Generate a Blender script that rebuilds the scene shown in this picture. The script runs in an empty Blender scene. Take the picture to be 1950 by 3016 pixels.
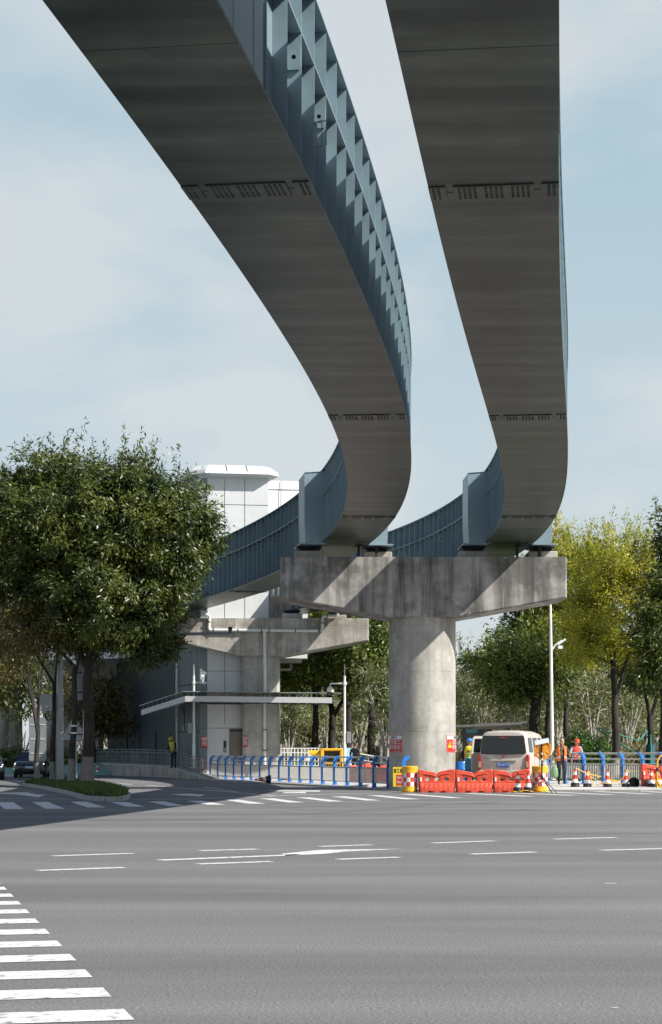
import bpy, bmesh, math, random
import numpy as np
from mathutils import Vector, Matrix, Quaternion
R = math.radians
SC = bpy.context.scene
COL = SC.collection
# ------------------------------------------------------------------ camera, world, sun, exposure
F_PX, U0, V0, CAMZ = 5600.0, 975.0, 2218.0, 1.4
cam = bpy.data.cameras.new('camera'); camo = bpy.data.objects.new('camera', cam); COL.objects.link(camo)
camo.location = (0, 0, CAMZ); camo.rotation_euler = (R(90), 0, 0)
cam.sensor_fit = 'HORIZONTAL'; cam.sensor_width = 36; cam.lens = 36*F_PX/1950
cam.shift_y = (V0-1508)/1950; cam.clip_start = .1; cam.clip_end = 6000
SC.camera = camo
SUN = Vector((1.0, -.50, .97)).normalized()
sl = bpy.data.lights.new('sun', 'SUN'); sl.energy = 5.0; sl.angle = R(.5); sl.color = (1, .96, .895)
so = bpy.data.objects.new('sun', sl); COL.objects.link(so); so.rotation_euler = SUN.to_track_quat('Z', 'Y').to_euler()
w = bpy.data.worlds.new('World'); SC.world = w; w.use_nodes = True
nt = w.node_tree; nt.nodes.clear()
def N(t, k, **kw):
    n = t.nodes.new(k)
    for a, b in kw.items():
        if a[0] == '_': n.inputs[int(a[1:])].default_value = b
        else: setattr(n, a, b)
    return n
out = N(nt, 'ShaderNodeOutputWorld'); bg = N(nt, 'ShaderNodeBackground'); bg.inputs[1].default_value = .09
sky = N(nt, 'ShaderNodeTexSky'); sky.sky_type = 'NISHITA'; sky.sun_disc = False
sky.sun_elevation = math.asin(SUN.z); sky.sun_rotation = math.atan2(SUN.x, SUN.y)
sky.dust_density = 1.2; sky.ozone_density = 1.6; sky.air_density = 1.0
tc = N(nt, 'ShaderNodeTexCoord'); mp = N(nt, 'ShaderNodeMapping'); mp.inputs[3].default_value = (3.2, 3.2, 8.0); mp.inputs[1].default_value = (1.3, .4, .2)
nz = N(nt, 'ShaderNodeTexNoise'); nz.inputs['Scale'].default_value = 1.5; nz.inputs['Detail'].default_value = 7; nz.inputs['Roughness'].default_value = .52; nz.inputs['Distortion'].default_value = .25
rp = N(nt, 'ShaderNodeValToRGB'); rp.color_ramp.elements[0].position = .30; rp.color_ramp.elements[0].color = (.0, .0, .0, 1); rp.color_ramp.elements[1].position = .56; rp.color_ramp.elements[1].color = (.95, .95, .95, 1)
cx = N(nt, 'ShaderNodeMix', data_type='RGBA'); cx.inputs[6].default_value = (3.1, 4.35, 5.0, 1); cx.inputs[7].default_value = (5.1, 5.45, 5.6, 1)
mx = N(nt, 'ShaderNodeMix', data_type='RGBA'); ez = N(nt, 'ShaderNodeMapRange'); ez.inputs[1].default_value = .37; ez.inputs[2].default_value = .50; ez.inputs[3].default_value = .9; ez.inputs[4].default_value = .0
nt.links.new(tc.outputs['Generated'], mp.inputs[0]); nt.links.new(mp.outputs[0], nz.inputs[0]); nt.links.new(nz.outputs[0], rp.inputs[0])
sp = N(nt, 'ShaderNodeSeparateXYZ'); mr = N(nt, 'ShaderNodeMapRange'); mr.inputs[1].default_value = .02; mr.inputs[2].default_value = .34; mr.inputs[3].default_value = 1.0; mr.inputs[4].default_value = 0
mm = N(nt, 'ShaderNodeMath', operation='MAXIMUM')
nt.links.new(tc.outputs['Generated'], sp.inputs[0]); nt.links.new(sp.outputs[2], mr.inputs[0]); nt.links.new(mr.outputs[0], mm.inputs[1]); nt.links.new(rp.outputs[0], mm.inputs[0])
nt.links.new(sp.outputs[2], ez.inputs[0]); nt.links.new(ez.outputs[0], mx.inputs[0]); nt.links.new(mm.outputs[0], cx.inputs[0]); nt.links.new(cx.outputs[2], mx.inputs[7]); nt.links.new(sky.outputs[0], mx.inputs[6]); nt.links.new(mx.outputs[2], bg.inputs[0]); nt.links.new(bg.outputs[0], out.inputs[0])
SC.view_settings.view_transform = 'Standard'; SC.view_settings.look = 'None'; SC.view_settings.gamma = 1; SC.view_settings.exposure = .6
try: SC.view_settings.use_curve_mapping = False
except Exception: pass
# ------------------------------------------------------------------ helpers
def X(u, d): return (u-U0)*d/F_PX
def Z(v, d): return CAMZ+(V0-v)*d/F_PX
def P(u, v, d): return Vector((X(u, d), d, Z(v, d)))
def G(u, v, z=0.0):
    d = F_PX*(CAMZ-z)/(v-V0); return Vector((X(u, d), d, z))
def mat(name, col, rough=.6, var=.12, scale=3.0, stretch=(1, 1, 1), bump=0, bscale=None, metal=0, spec=.5, col2=None, lo=.35, hi=.65, detail=6, trans=0, coat=0, scale2=None, var2=0):
    m = bpy.data.materials.new(name); m.use_nodes = True; t = m.node_tree; b = t.nodes['Principled BSDF']
    b.inputs['Roughness'].default_value = rough; b.inputs['Metallic'].default_value = metal; b.inputs['Specular IOR Level'].default_value = spec
    if coat: b.inputs['Coat Weight'].default_value = coat
    c = N(t, 'ShaderNodeTexCoord'); mpn = N(t, 'ShaderNodeMapping'); mpn.inputs[3].default_value = stretch
    t.links.new(c.outputs['Object'], mpn.inputs[0])
    n = N(t, 'ShaderNodeTexNoise'); n.inputs['Scale'].default_value = scale; n.inputs['Detail'].default_value = detail; n.inputs['Roughness'].default_value = .6
    t.links.new(mpn.outputs[0], n.inputs[0])
    r = N(t, 'ShaderNodeValToRGB'); e = r.color_ramp.elements; e[0].position = lo; e[1].position = hi
    a = col; z = col2 if col2 else tuple(min(1, x*(1+var)) for x in col)
    if not col2: a = tuple(x*(1-var) for x in col)
    e[0].color = (*a, 1); e[1].color = (*z, 1)
    t.links.new(n.outputs[0], r.inputs[0]); last = r.outputs[0]
    if scale2:
        n2 = N(t, 'ShaderNodeTexNoise'); n2.inputs['Scale'].default_value = scale2; n2.inputs['Detail'].default_value = 3
        t.links.new(c.outputs['Object'], n2.inputs[0])
        mr2 = N(t, 'ShaderNodeMapRange'); mr2.inputs[1].default_value = .3; mr2.inputs[2].default_value = .7; mr2.inputs[3].default_value = 1-var2; mr2.inputs[4].default_value = 1+var2
        t.links.new(n2.outputs[0], mr2.inputs[0])
        mu = N(t, 'ShaderNodeVectorMath', operation='SCALE'); t.links.new(last, mu.inputs[0]); t.links.new(mr2.outputs[0], mu.inputs[3]); last = mu.outputs[0]
    t.links.new(last, b.inputs['Base Color'])
    if bump:
        n3 = N(t, 'ShaderNodeTexNoise'); n3.inputs['Scale'].default_value = bscale or scale*4; n3.inputs['Detail'].default_value = 4
        t.links.new(mpn.outputs[0], n3.inputs[0])
        bp = N(t, 'ShaderNodeBump'); bp.inputs['Strength'].default_value = bump; bp.inputs['Distance'].default_value = .02
        t.links.new(n3.outputs[0], bp.inputs['Height']); t.links.new(bp.outputs[0], b.inputs['Normal'])
    if trans:
        tr = N(t, 'ShaderNodeBsdfTranslucent'); ms = N(t, 'ShaderNodeMixShader'); ms.inputs[0].default_value = trans
        t.links.new(last, tr.inputs[0]); t.links.new(b.outputs[0], ms.inputs[1]); t.links.new(tr.outputs[0], ms.inputs[2])
        t.links.new(ms.outputs[0], t.nodes['Material Output'].inputs[0])
    m['last'] = 0
    return m
class MB:
    def __init__(s): s.v = []; s.f = []; s.m = []; s.mi = 0
    def add(s, vs, fs):
        o = len(s.v); s.v += [tuple(x) for x in vs]; s.f += [tuple(i+o for i in f) for f in fs]; s.m += [s.mi]*len(fs); return s
    def box(s, c, d, rz=0, rot=None):
        hx, hy, hz = d[0]/2, d[1]/2, d[2]/2; M = rot if rot else Matrix.Rotation(rz, 3, 'Z'); c = Vector(c)
        vs = [c+M@Vector((x*hx, y*hy, z*hz)) for z in (-1, 1) for x, y in ((-1, -1), (1, -1), (1, 1), (-1, 1))]
        return s.add(vs, [(3, 2, 1, 0), (4, 5, 6, 7), (0, 1, 5, 4), (1, 2, 6, 5), (2, 3, 7, 6), (3, 0, 4, 7)])
    def bx(s, a, b):
        return s.box([(p+q)/2 for p, q in zip(a, b)], [abs(q-p) for p, q in zip(a, b)])
    def bevbox(s, c, d, bv, rz=0):
        # box with chamfered vertical edges and top edge
        hx, hy, hz = d[0]/2, d[1]/2, d[2]/2; M = Matrix.Rotation(rz, 3, 'Z'); c = Vector(c)
        def ring(i, z):
            x, y = hx-i, hy-i
            return [c+M@Vector(q) for q in ((-x+bv, -y, z), (x-bv, -y, z), (x, -y+bv, z), (x, y-bv, z), (x-bv, y, z), (-x+bv, y, z), (-x, y-bv, z), (-x, -y+bv, z))]
        rs = [ring(bv, -hz), ring(0, -hz+bv), ring(0, hz-bv), ring(bv, hz)]
        return s.loft(rs, True)
    def loft(s, rings, cap=True, close=True):
        n = len(rings[0]); vs = [p for r in rings for p in r]; fs = []
        for i in range(len(rings)-1):
            for j in range(n if close else n-1):
                k = (j+1) % n; fs.append((i*n+j, i*n+k, (i+1)*n+k, (i+1)*n+j))
        if cap: fs += [tuple(range(n-1, -1, -1)), tuple(range((len(rings)-1)*n, len(rings)*n))]
        return s.add(vs, fs)
    def prism(s, pts, vec):
        vec = Vector(vec); a = [Vector(p) for p in pts]
        return s.loft([a, [p+vec for p in a]])
    def tube(s, path, r, n=8, cap=True):
        path = [Vector(p) for p in path]; rs = r if isinstance(r, (list, tuple)) else [r]*len(path); rings = []
        t0 = (path[1]-path[0]).normalized(); ref = Vector((0, 0, 1)) if abs(t0.z) < .9 else Vector((1, 0, 0))
        for i, p in enumerate(path):
            t = (path[min(i+1, len(path)-1)]-path[max(i-1, 0)]).normalized()
            a = t.cross(ref)
            if a.length < 1e-4: a = t.cross(Vector((0, 1, 0)))
            a.normalize(); b = a.cross(t)
            rings.append([p+rs[i]*(a*math.cos(2*math.pi*k/n)+b*math.sin(2*math.pi*k/n)) for k in range(n)])
        return s.loft(rings, cap)
    def lathe(s, prof, n=20, c=(0, 0, 0), cap=True):
        c = Vector(c)
        return s.loft([[c+Vector((r*math.cos(2*math.pi*k/n), r*math.sin(2*math.pi*k/n), z)) for k in range(n)] for r, z in prof], cap)
    def ball(s, c, r, n=12, sc=(1, 1, 1)):
        rings = []; m = max(5, n//2)
        for i in range(1, m):
            a = math.pi*i/m-math.pi/2
            rings.append([Vector(c)+Vector((r*math.cos(a)*math.cos(2*math.pi*k/n)*sc[0], r*math.cos(a)*math.sin(2*math.pi*k/n)*sc[1], r*math.sin(a)*sc[2])) for k in range(n)])
        return s.loft(rings)
    def build(s, name, m, parent=None, smooth=False, world=False, loc=None):
        me = bpy.data.meshes.new(name); vs = s.v
        if world and parent is not None:
            Mi = (Matrix.Translation(parent.location) @ parent.rotation_euler.to_matrix().to_4x4()).inverted() if parent.parent is None else Matrix.Translation(parent.location).inverted()
            vs = [tuple(Mi @ Vector(v)) for v in vs]
        me.from_pydata(vs, [], s.f)
        for q in (m if isinstance(m, (list, tuple)) else [m]): me.materials.append(q)
        me.polygons.foreach_set('material_index', s.m)
        bm = bmesh.new(); bm.from_mesh(me); bmesh.ops.recalc_face_normals(bm, faces=bm.faces); bm.to_mesh(me); bm.free()
        if smooth:
            me.polygons.foreach_set('use_smooth', [True]*len(me.polygons))
            me.set_sharp_from_angle(angle=R(40))
        o = bpy.data.objects.new(name, me); COL.objects.link(o)
        if loc is not None: o.location = loc
        if parent is not None: o.parent = parent
        return o
def tag(o, label=None, cat=None, group=None, kind=None):
    if label: o['label'] = label
    if cat: o['category'] = cat
    if group: o['group'] = group
    if kind: o['kind'] = kind
    return o
def thing(name, label, cat, loc=(0, 0, 0), rz=0, group=None):
    o = bpy.data.objects.new(name, None); COL.objects.link(o); o.empty_display_size = .2
    o.location = loc; o.rotation_euler = (0, 0, rz); return tag(o, label, cat, group)
def dup(o, loc=None, rz=None, label=None, parent=None, group=None, scale=None):
    c = o.copy(); COL.objects.link(c)
    if parent is not None: c.parent = parent
    if loc is not None: c.location = loc
    if rz is not None: c.rotation_euler = (0, 0, rz)
    if scale is not None: c.scale = (scale,)*3
    if label: c['label'] = label
    if group: c['group'] = group
    for ch in list(o.children): dup(ch, parent=c)
    return c
def text_mesh(s, size, ext=.004):
    cu = bpy.data.curves.new('lettering', 'FONT'); cu.body = s; cu.size = size; cu.align_x = 'CENTER'; cu.align_y = 'CENTER'; cu.extrude = ext; cu.resolution_u = 2
    o = bpy.data.objects.new('lettering', cu); COL.objects.link(o)
    bpy.context.view_layer.update(); dg = bpy.context.evaluated_depsgraph_get()
    me = bpy.data.meshes.new_from_object(o.evaluated_get(dg)); bpy.data.objects.remove(o); return me
def lettering(s, size, m, parent, fn, wd=None, bold=0):
    """text whose flat (x right, y up) coordinates go through fn -> local position"""
    me = text_mesh(s, size)
    xs = [v.co.x for v in me.vertices]
    k = 1 if (wd is None or not xs or max(xs)-min(xs) < 1e-5) else wd/(max(xs)-min(xs))
    for v in me.vertices: v.co = Vector(fn(v.co.x*k, v.co.y, v.co.z))
    me.materials.clear(); me.materials.append(m); me.name = 'lettering'
    o = bpy.data.objects.new('lettering', me); COL.objects.link(o); o.parent = parent; return o
def smooth_path(ps, r=.16, n=4):
    o = [Vector(ps[0])]
    for i in range(1, len(ps)-1):
        a, p, c = Vector(ps[i-1]), Vector(ps[i]), Vector(ps[i+1]); d0 = (a-p).normalized()*min(r, (a-p).length*.45); d1 = (c-p).normalized()*min(r, (c-p).length*.45)
        for k in range(n+1):
            s = k/n; o.append((p+d0)*(1-s)**2+p*2*s*(1-s)+(p+d1)*s*s)
    o.append(Vector(ps[-1])); return o
rng = np.random.default_rng(7); random.seed(7)
# ------------------------------------------------------------------ materials
M = {}
M['asphalt'] = mat('asphalt', (.151, .150, .149), .88, .20, .30, (.22, 1.5, 1), .35, 160, spec=.3, scale2=52, var2=.52)
M['paint'] = mat('road_paint', (.20, .20, .20), .7, scale=10, col2=(.60, .60, .58), lo=.34, hi=.47, detail=9, scale2=60, var2=.08)
M['paving'] = mat('paving', (.46, .455, .44), .8, .10, .8, scale2=20, var2=.06)
M['kerb'] = mat('kerb_stone', (.30, .295, .28), .85, .15, 2)
M['grass'] = mat('grass', (.035, .065, .014), .8, scale=2.5, col2=(.10, .15, .03), trans=.2)
M['soil'] = mat('soil', (.10, .085, .05), .95, scale=.6, col2=(.14, .15, .06), lo=.4, hi=.6, scale2=9, var2=.3)
M['drygrass'] = mat('dry_grass', (.16, .13, .06), .9, scale=1.2, col2=(.30, .25, .14), trans=.25)
def concrete(name, c, dark, st=.55):
    m = mat(name, c, .85, .10, 5, bump=.12, bscale=30, scale2=1.1, var2=.18)
    t = m.node_tree; b = t.nodes['Principled BSDF']; src = b.inputs['Base Color'].links[0].from_socket
    tcn = N(t, 'ShaderNodeTexCoord')
    def layer(src, sc, stretch, lo, hi, colr, fac, seed):
        mpn = N(t, 'ShaderNodeMapping'); mpn.inputs[3].default_value = stretch; mpn.inputs[1].default_value = (seed, seed*.7, seed*1.3)
        n = N(t, 'ShaderNodeTexNoise'); n.inputs['Scale'].default_value = sc; n.inputs['Detail'].default_value = 8; n.inputs['Roughness'].default_value = .62
        r = N(t, 'ShaderNodeMapRange'); r.inputs[1].default_value = lo; r.inputs[2].default_value = hi; r.inputs[3].default_value = 0; r.inputs[4].default_value = fac
        x = N(t, 'ShaderNodeMix', data_type='RGBA'); x.inputs[7].default_value = (*colr, 1)
        t.links.new(tcn.outputs['Object'], mpn.inputs[0]); t.links.new(mpn.outputs[0], n.inputs[0]); t.links.new(n.outputs[0], r.inputs[0]); t.links.new(r.outputs[0], x.inputs[0]); t.links.new(src, x.inputs[6])
        return x.outputs[2]
    s1 = layer(src, 1.0, (2.6, 2.6, .16), .44, .62, dark, st, 3.1)
    s2 = layer(s1, .55, (1, 1, 1), .48, .60, tuple(.7*x for x in dark), st*.8, 9.7)
    s3 = layer(s2, .9, (1, 1, .8), .58, .61, tuple(min(1, 1.25*x) for x in c), .5, 21.3)
    t.links.new(s3, b.inputs['Base Color']); return m
M['concrete'] = concrete('stained_concrete', (.37, .35, .325), (.085, .082, .075), .85)
M['concrete2'] = concrete('weathered_concrete', (.43, .405, .365), (.18, .15, .115), .55)
M['concrete3'] = concrete('pale_concrete', (.40, .385, .35), (.22, .205, .18), .45)
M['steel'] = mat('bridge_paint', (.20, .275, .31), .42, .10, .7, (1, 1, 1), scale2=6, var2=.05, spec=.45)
M['soffit'] = mat('soffit_paint_sheen', (.020, .036, .028), .34, .5, .55, (.3, 2.4, 1), .35, .8, spec=.20, scale2=1.3, var2=.25, col2=(.082, .100, .080), lo=.42, hi=.68)  # pale streaks in the colour imitate wavy reflections on the painted underside
M['black'] = mat('black_rubber', (.012, .012, .013), .6, .2, 5)
M['darksteel'] = mat('dark_steel', (.03, .033, .035), .5, .2, 4)
M['white'] = mat('white_panel', (.56, .575, .575), .45, .04, .5, scale2=3, var2=.03)
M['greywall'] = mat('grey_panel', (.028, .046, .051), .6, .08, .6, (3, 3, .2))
M['greyshade'] = mat('shade_grey_panel', (.17, .205, .215), .6, .08, .6, (3, 3, .2))  # grey with the white tower's side shade put into the colour
M['joint'] = mat('panel_joint', (.05, .052, .055), .8, .1, 4)
M['galv'] = mat('galvanised_steel', (.27, .30, .31), .45, .10, 4, metal=.3)
M['stain'] = mat('stainless_rail', (.52, .50, .46), .38, .06, 5, metal=.15)
M['bronze'] = mat('lift_door_metal', (.17, .15, .12), .4, .06, .8, metal=.4)
M['pvc'] = mat('white_pipe', (.70, .69, .65), .4, .05, 3)
M['blue'] = mat('blue_paint', (.015, .16, .50), .38, .10, 3, coat=.2)
M['orange'] = mat('orange_plastic', (.62, .075, .035), .5, .12, 2.2, scale2=9, var2=.10)
M['yellow'] = mat('yellow_plastic', (.78, .42, .02), .45, .08, 3)
M['conered'] = mat('cone_red', (.62, .06, .025), .5, .08, 5)
M['reflw'] = mat('reflective_white', (.72, .73, .74), .4, .05, 9)
M['red'] = mat('sign_red', (.52, .035, .028), .5, .06, 3)
M['signyellow'] = mat('sign_yellow', (.70, .55, .03), .5, .06, 3)
M['ink'] = mat('ink_black', (.02, .02, .02), .6, .1, 3)
M['glass'] = mat('dark_glass', (.010, .013, .015), .08, .2, 2, spec=.6)
M['clearglass'] = mat('canopy_glass', (.30, .38, .36), .15, .1, 3, spec=.6)
M['tyre'] = mat('tyre_rubber', (.018, .018, .018), .85, .15, 6)
M['vanpaint'] = mat('champagne_paint', (.53, .48, .42), .35, .03, 2, coat=.4)
M['lampred'] = mat('tail_lamp_red', (.50, .02, .02), .2, .1, 4, coat=.5)
M['lampamber'] = mat('tail_lamp_amber', (.60, .40, .22), .25, .1, 4, coat=.5)
M['plate'] = mat('plate_blue', (.012, .16, .62), .4, .05, 3)
M['skin'] = mat('skin', (.42, .25, .17), .6, .06, 8)
M['camo'] = mat('camouflage_cloth', (.025, .03, .016), .9, scale=9, col2=(.17, .15, .08), lo=.45, hi=.55, detail=2)
M['darkcloth'] = mat('dark_cloth', (.025, .027, .032), .9, .2, 6)
M['vesto'] = mat('orange_vest', (.75, .16, .03), .7, .08, 6)
M['vesty'] = mat('yellow_vest', (.62, .56, .03), .7, .08, 6)
M['refl'] = mat('reflective_tape', (.60, .60, .58), .4, .05, 6)
M['greycloth'] = mat('grey_cloth', (.38, .40, .42), .9, .08, 6)
M['redcloth'] = mat('red_cloth', (.55, .06, .04), .8, .08, 6)
M['helmb'] = mat('blue_helmet', (.02, .20, .62), .35, .05, 4, coat=.3)
M['helmy'] = mat('yellow_helmet', (.70, .48, .02), .35, .05, 4, coat=.3)
M['helmr'] = mat('red_helmet', (.60, .07, .025), .35, .05, 4, coat=.3)
M['hair'] = mat('grey_hair', (.22, .21, .20), .8, .2, 20)
M['boots'] = mat('boot_leather', (.03, .026, .024), .6, .2, 6)
M['bluebag'] = mat('blue_plastic_sheet', (.02, .30, .50), .45, .15, 5)
M['greenbag'] = mat('green_bag', (.16, .30, .16), .6, .10, 5)
M['bark'] = mat('bark', (.016, .014, .011), .95, scale=3, stretch=(4, 4, .6), col2=(.055, .047, .038), bump=.5, bscale=12)
M['barkpale'] = mat('pale_bark', (.40, .365, .32), .9, .25, 3, (3, 3, .6))
M['whitewash'] = mat('whitewashed_bark', (.20, .18, .16), .9, .25, 4, (3, 3, .6))
def leafmat(n, a, b, tr=.35, sc=.6):
    return mat(n, a, .42, scale=sc, col2=b, lo=.36, hi=.64, trans=tr*.65, spec=.5, scale2=11, var2=.35, detail=3)
M['leafdark'] = leafmat('ash_leaf', (.026, .050, .010), (.12, .145, .022))
M['leafmid'] = leafmat('mid_leaf', (.055, .095, .014), (.16, .205, .03))
M['leafyel'] = leafmat('yellow_green_leaf', (.25, .285, .028), (.52, .49, .05), .65)
M['leafbrown'] = leafmat('autumn_leaf', (.05, .05, .014), (.16, .12, .024))
M['leafpale'] = leafmat('pale_olive_leaf', (.13, .155, .055), (.29, .31, .13), .6, .12)
M['leafshrub'] = leafmat('shrub_leaf', (.03, .085, .010), (.09, .17, .025))
M['net'] = mat('green_net', (.20, .33, .28), .8, .2, 2)
M['teal'] = mat('teal_paint', (.05, .20, .22), .4, .08, 3)
M['carblack'] = mat('dark_car_paint', (.014, .018, .022), .2, .1, 2, coat=.6)
M['carwhite'] = mat('white_car_paint', (.62, .64, .66), .25, .03, 2, coat=.5)
M['carsilver'] = mat('silver_car_paint', (.30, .34, .37), .25, .05, 2, coat=.5)
M['lampw'] = mat('lamp_clear', (.75, .78, .8), .15, .03, 4)
M['greenpaint'] = mat('green_stake', (.02, .20, .14), .5, .1, 4)
M['stakewood'] = mat('stake_wood', (.30, .26, .18), .9, .2, 4)
M['poster'] = mat('pale_blue_board', (.40, .62, .70), .5, .1, 3)
M['wrap'] = mat('blue_wrap', (.02, .09, .13), .7, .25, 4, (1, 1, 5))
# ------------------------------------------------------------------ ground and roads
def sm(a, b, x): t = min(1, max(0, (x-a)/(b-a))); return t*t*(3-2*t)
def terr(x, y):
    if x < 7 and y < 135: y = max(y-13*(1-sm(3, 7, x)), 0) if y < 118 else y-13*(1-sm(3, 7, x))*(1-sm(118, 135, y))
    k = sm(-4, 1.5, x) if y < 150 else sm(-60, -20, x)
    z = .0+.35*sm(82, 92, y)+.75*sm(92, 116, y)+.35*sm(120, 260, y)+1.6*sm(262, 330, y)+6*sm(330, 900, y)
    return -.03+k*z
def grid(xs, ys, f, name, m, kind='structure'):
    b = MB(); n = len(xs); vs = [(x, y, f(x, y)) for y in ys for x in xs]
    fs = [(j*n+i, j*n+i+1, (j+1)*n+i+1, (j+1)*n+i) for j in range(len(ys)-1) for i in range(n-1)]
    b.add(vs, fs); o = b.build(name, m, smooth=True); tag(o, kind=kind); return o
tx = [-3000, -800, -200]+list(range(-80, 81, 4))+[200, 800, 3000]
ty = [-300, -60, 0, 40]+list(range(64, 132, 4))+[140, 160, 180, 200, 230, 260, 275, 290, 310, 330, 400, 600, 900, 3500]
grid(tx, ty, terr, 'ground', M['soil'])
def poly(pts, z0, z1, name, m, kind='structure', mb=None):
    b = mb or MB(); b.loft([[(p[0], p[1], z0) for p in pts], [(p[0], p[1], z1) for p in pts]])
    if mb: return b
    o = b.build(name, m); tag(o, kind=kind); return o
poly([(-140, -60), (140, -60), (140, 68.6), (4.0, 69.0), (2.7, 70.2), (-6.6, 99.0), (-9.4, 108.6), (-15.0, 123), (-15.0, 170), (-140, 170)], -.2, 0, 'road', M['asphalt'])
# pavement with a low kerb
pv = MB()
front = [(-6.55, 99.0, .03), (2.75, 70.25, .05), (4.05, 69.05, .07), (60, 68.65, .07)]
mid = [(-5.9, 99.2, .05), (3.5, 71.6, .16), (4.8, 71.4, .18), (60, 71.0, .19)]
back = [(-3.6, 112.0, .05), (2.0, 108.0, .17), (8.0, 83.0, .19), (60, 83.0, .20)]
vs = front+mid+back+[(x, y, -.15) for x, y, z in front]
pv.add(vs, [(i+4*r, i+1+4*r, i+5+4*r, i+4+4*r) for r in (0, 1) for i in range(3)]+[(12+i, 13+i, 1+i, i) for i in range(3)])
tag(pv.build('pavement', M['paving']), kind='structure')
kb = MB()
for a, b_ in zip(front[:-1], front[1:]):
    a = Vector(a); b2 = Vector(b_); d = (b2-a); L = d.length; n = max(1, int(L/1.0)); d.normalize(); rz = math.atan2(d.y, d.x); nr = Vector((d.y, -d.x, 0))
    for i in range(n):
        p = a.lerp(b2, (i+.5)/n)+nr*.07; kb.bevbox((p.x, p.y, p.z-.09), (L/n-.012, .14, .20), .012, rz)
tag(kb.build('kerb', M['kerb']), kind='structure')
# lawn strip behind right fence
def lawn_f(x, y): return terr(x, y)+.02
grid([4+i*2 for i in range(30)], [83.2, 85, 87, 89, 91, 93, 96], lawn_f, 'lawn', M['grass'])
# road markings -----------------------------------------------------
mk = MB(); ZM = .004
def flat(pts): mk.add([(p[0], p[1], ZM) for p in pts], [tuple(range(len(pts)))])
def bar(p, q, wdt):
    p = Vector((p[0], p[1], 0)); q = Vector((q[0], q[1], 0)); d = (q-p).normalized(); n = Vector((-d.y, d.x, 0))*wdt/2
    flat([p+n, p-n, q-n, q+n])
for u1, v1, u2, v2 in [(15, 2363.5, 42, 2383.5), (118, 2362.6, 163, 2382.5), (231, 2362, 284, 2378.5), (350, 2363, 401, 2376.5), (460, 2361, 520, 2374), (572, 2359, 638, 2370.5), (683, 2356, 757, 2367.5), (785, 2352, 873, 2364), (892, 2349, 990, 2361), (996, 2346, 1101, 2358), (1100, 2343, 1215, 2354.5), (1195, 2339, 1345, 2350.5), (1375, 2337, 1560, 2346), (1487, 2334.5, 1690, 2343), (1600, 2332, 1800, 2341), (1710, 2329.5, 1915, 2339), (1820, 2328, 2040, 2338)]:
    bar(G(u1, v1), G(u2, v2), .46)
d0 = Vector((-1.03, 9.96, 0)); d1 = Vector((-3.31, 19.42, 0)); st = (d1-d0)/10; al = st.normalized(); lf = Vector((-al.y, al.x, 0))
for i in range(-2, 12):
    a = d0+st*i; flat([a, a+al*.43, a+al*.43+lf*6, a+lf*6])
zb = lambda x, y: G(x*1.26623, 2200+y*1.26623)
for x1, y1, x2, y2 in [(123, 254, 310, 248), (86, 288, 288, 281), (466, 242, 598, 238), (461, 273, 630, 267), (742, 232, 864, 228), (785, 262, 928, 257), (1006, 224, 1150, 219), (1095, 250, 1244, 245), (1290, 215, 1432, 211), (1398, 241, 1560, 236.5)]:
    bar(zb(x1, y1), zb(x2, y2), .2)
bar(zb(370, 264), zb(700, 251), .24); flat([zb(655, 249), zb(745, 240), zb(940, 237.5), zb(800, 244), zb(760, 249), zb(665, 253.5)])
for pts, wd_ in [([(-60, 2352), (330, 2354.5), (516, 2355)], .22), ([(516, 2355), (700, 2349), (900, 2341), (1150, 2335)], .16), ([(430, 2313), (520, 2320), (640, 2330), (810, 2344)], .15), ([(288, 2303), (316, 2304.5)], .18), ([(352, 2308), (388, 2311)], .18), ([(0, 2295), (70, 2303)], .15), ([(600, 2318.5), (700, 2333)], .12)]:
    for a, b_ in zip(pts[:-1], pts[1:]): bar(G(*a), G(*b_), wd_)
flat([G(0, 2335), G(80, 2334), G(110, 2341), G(136, 2340), G(112, 2349), G(50, 2340), G(0, 2338)])
flat([G(505, 2339), G(560, 2338), G(605, 2341), G(590, 2346), G(530, 2343)])
flat([G(790, 2328), G(945, 2328.5), G(940, 2332), G(820, 2331)]); flat([G(830, 2334), G(900, 2332.5), G(902, 2336.5), G(840, 2336.5)])
for x_, y_, w_ in ((1420, 318, .16), (1430, 608, .05), (362, 443, .03), (830, 300, .04), (150, 310, .06), (230, 165, .1)):
    p = zb(x_, y_); flat([p+Vector((w_*a, w_*.5*c, 0)) for a, c in ((-.5, -.3), (.1, -.5), (.5, -.1), (.3, .4), (-.2, .5))])
tag(mk.build('road_markings', M['paint']), kind='structure')
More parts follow.
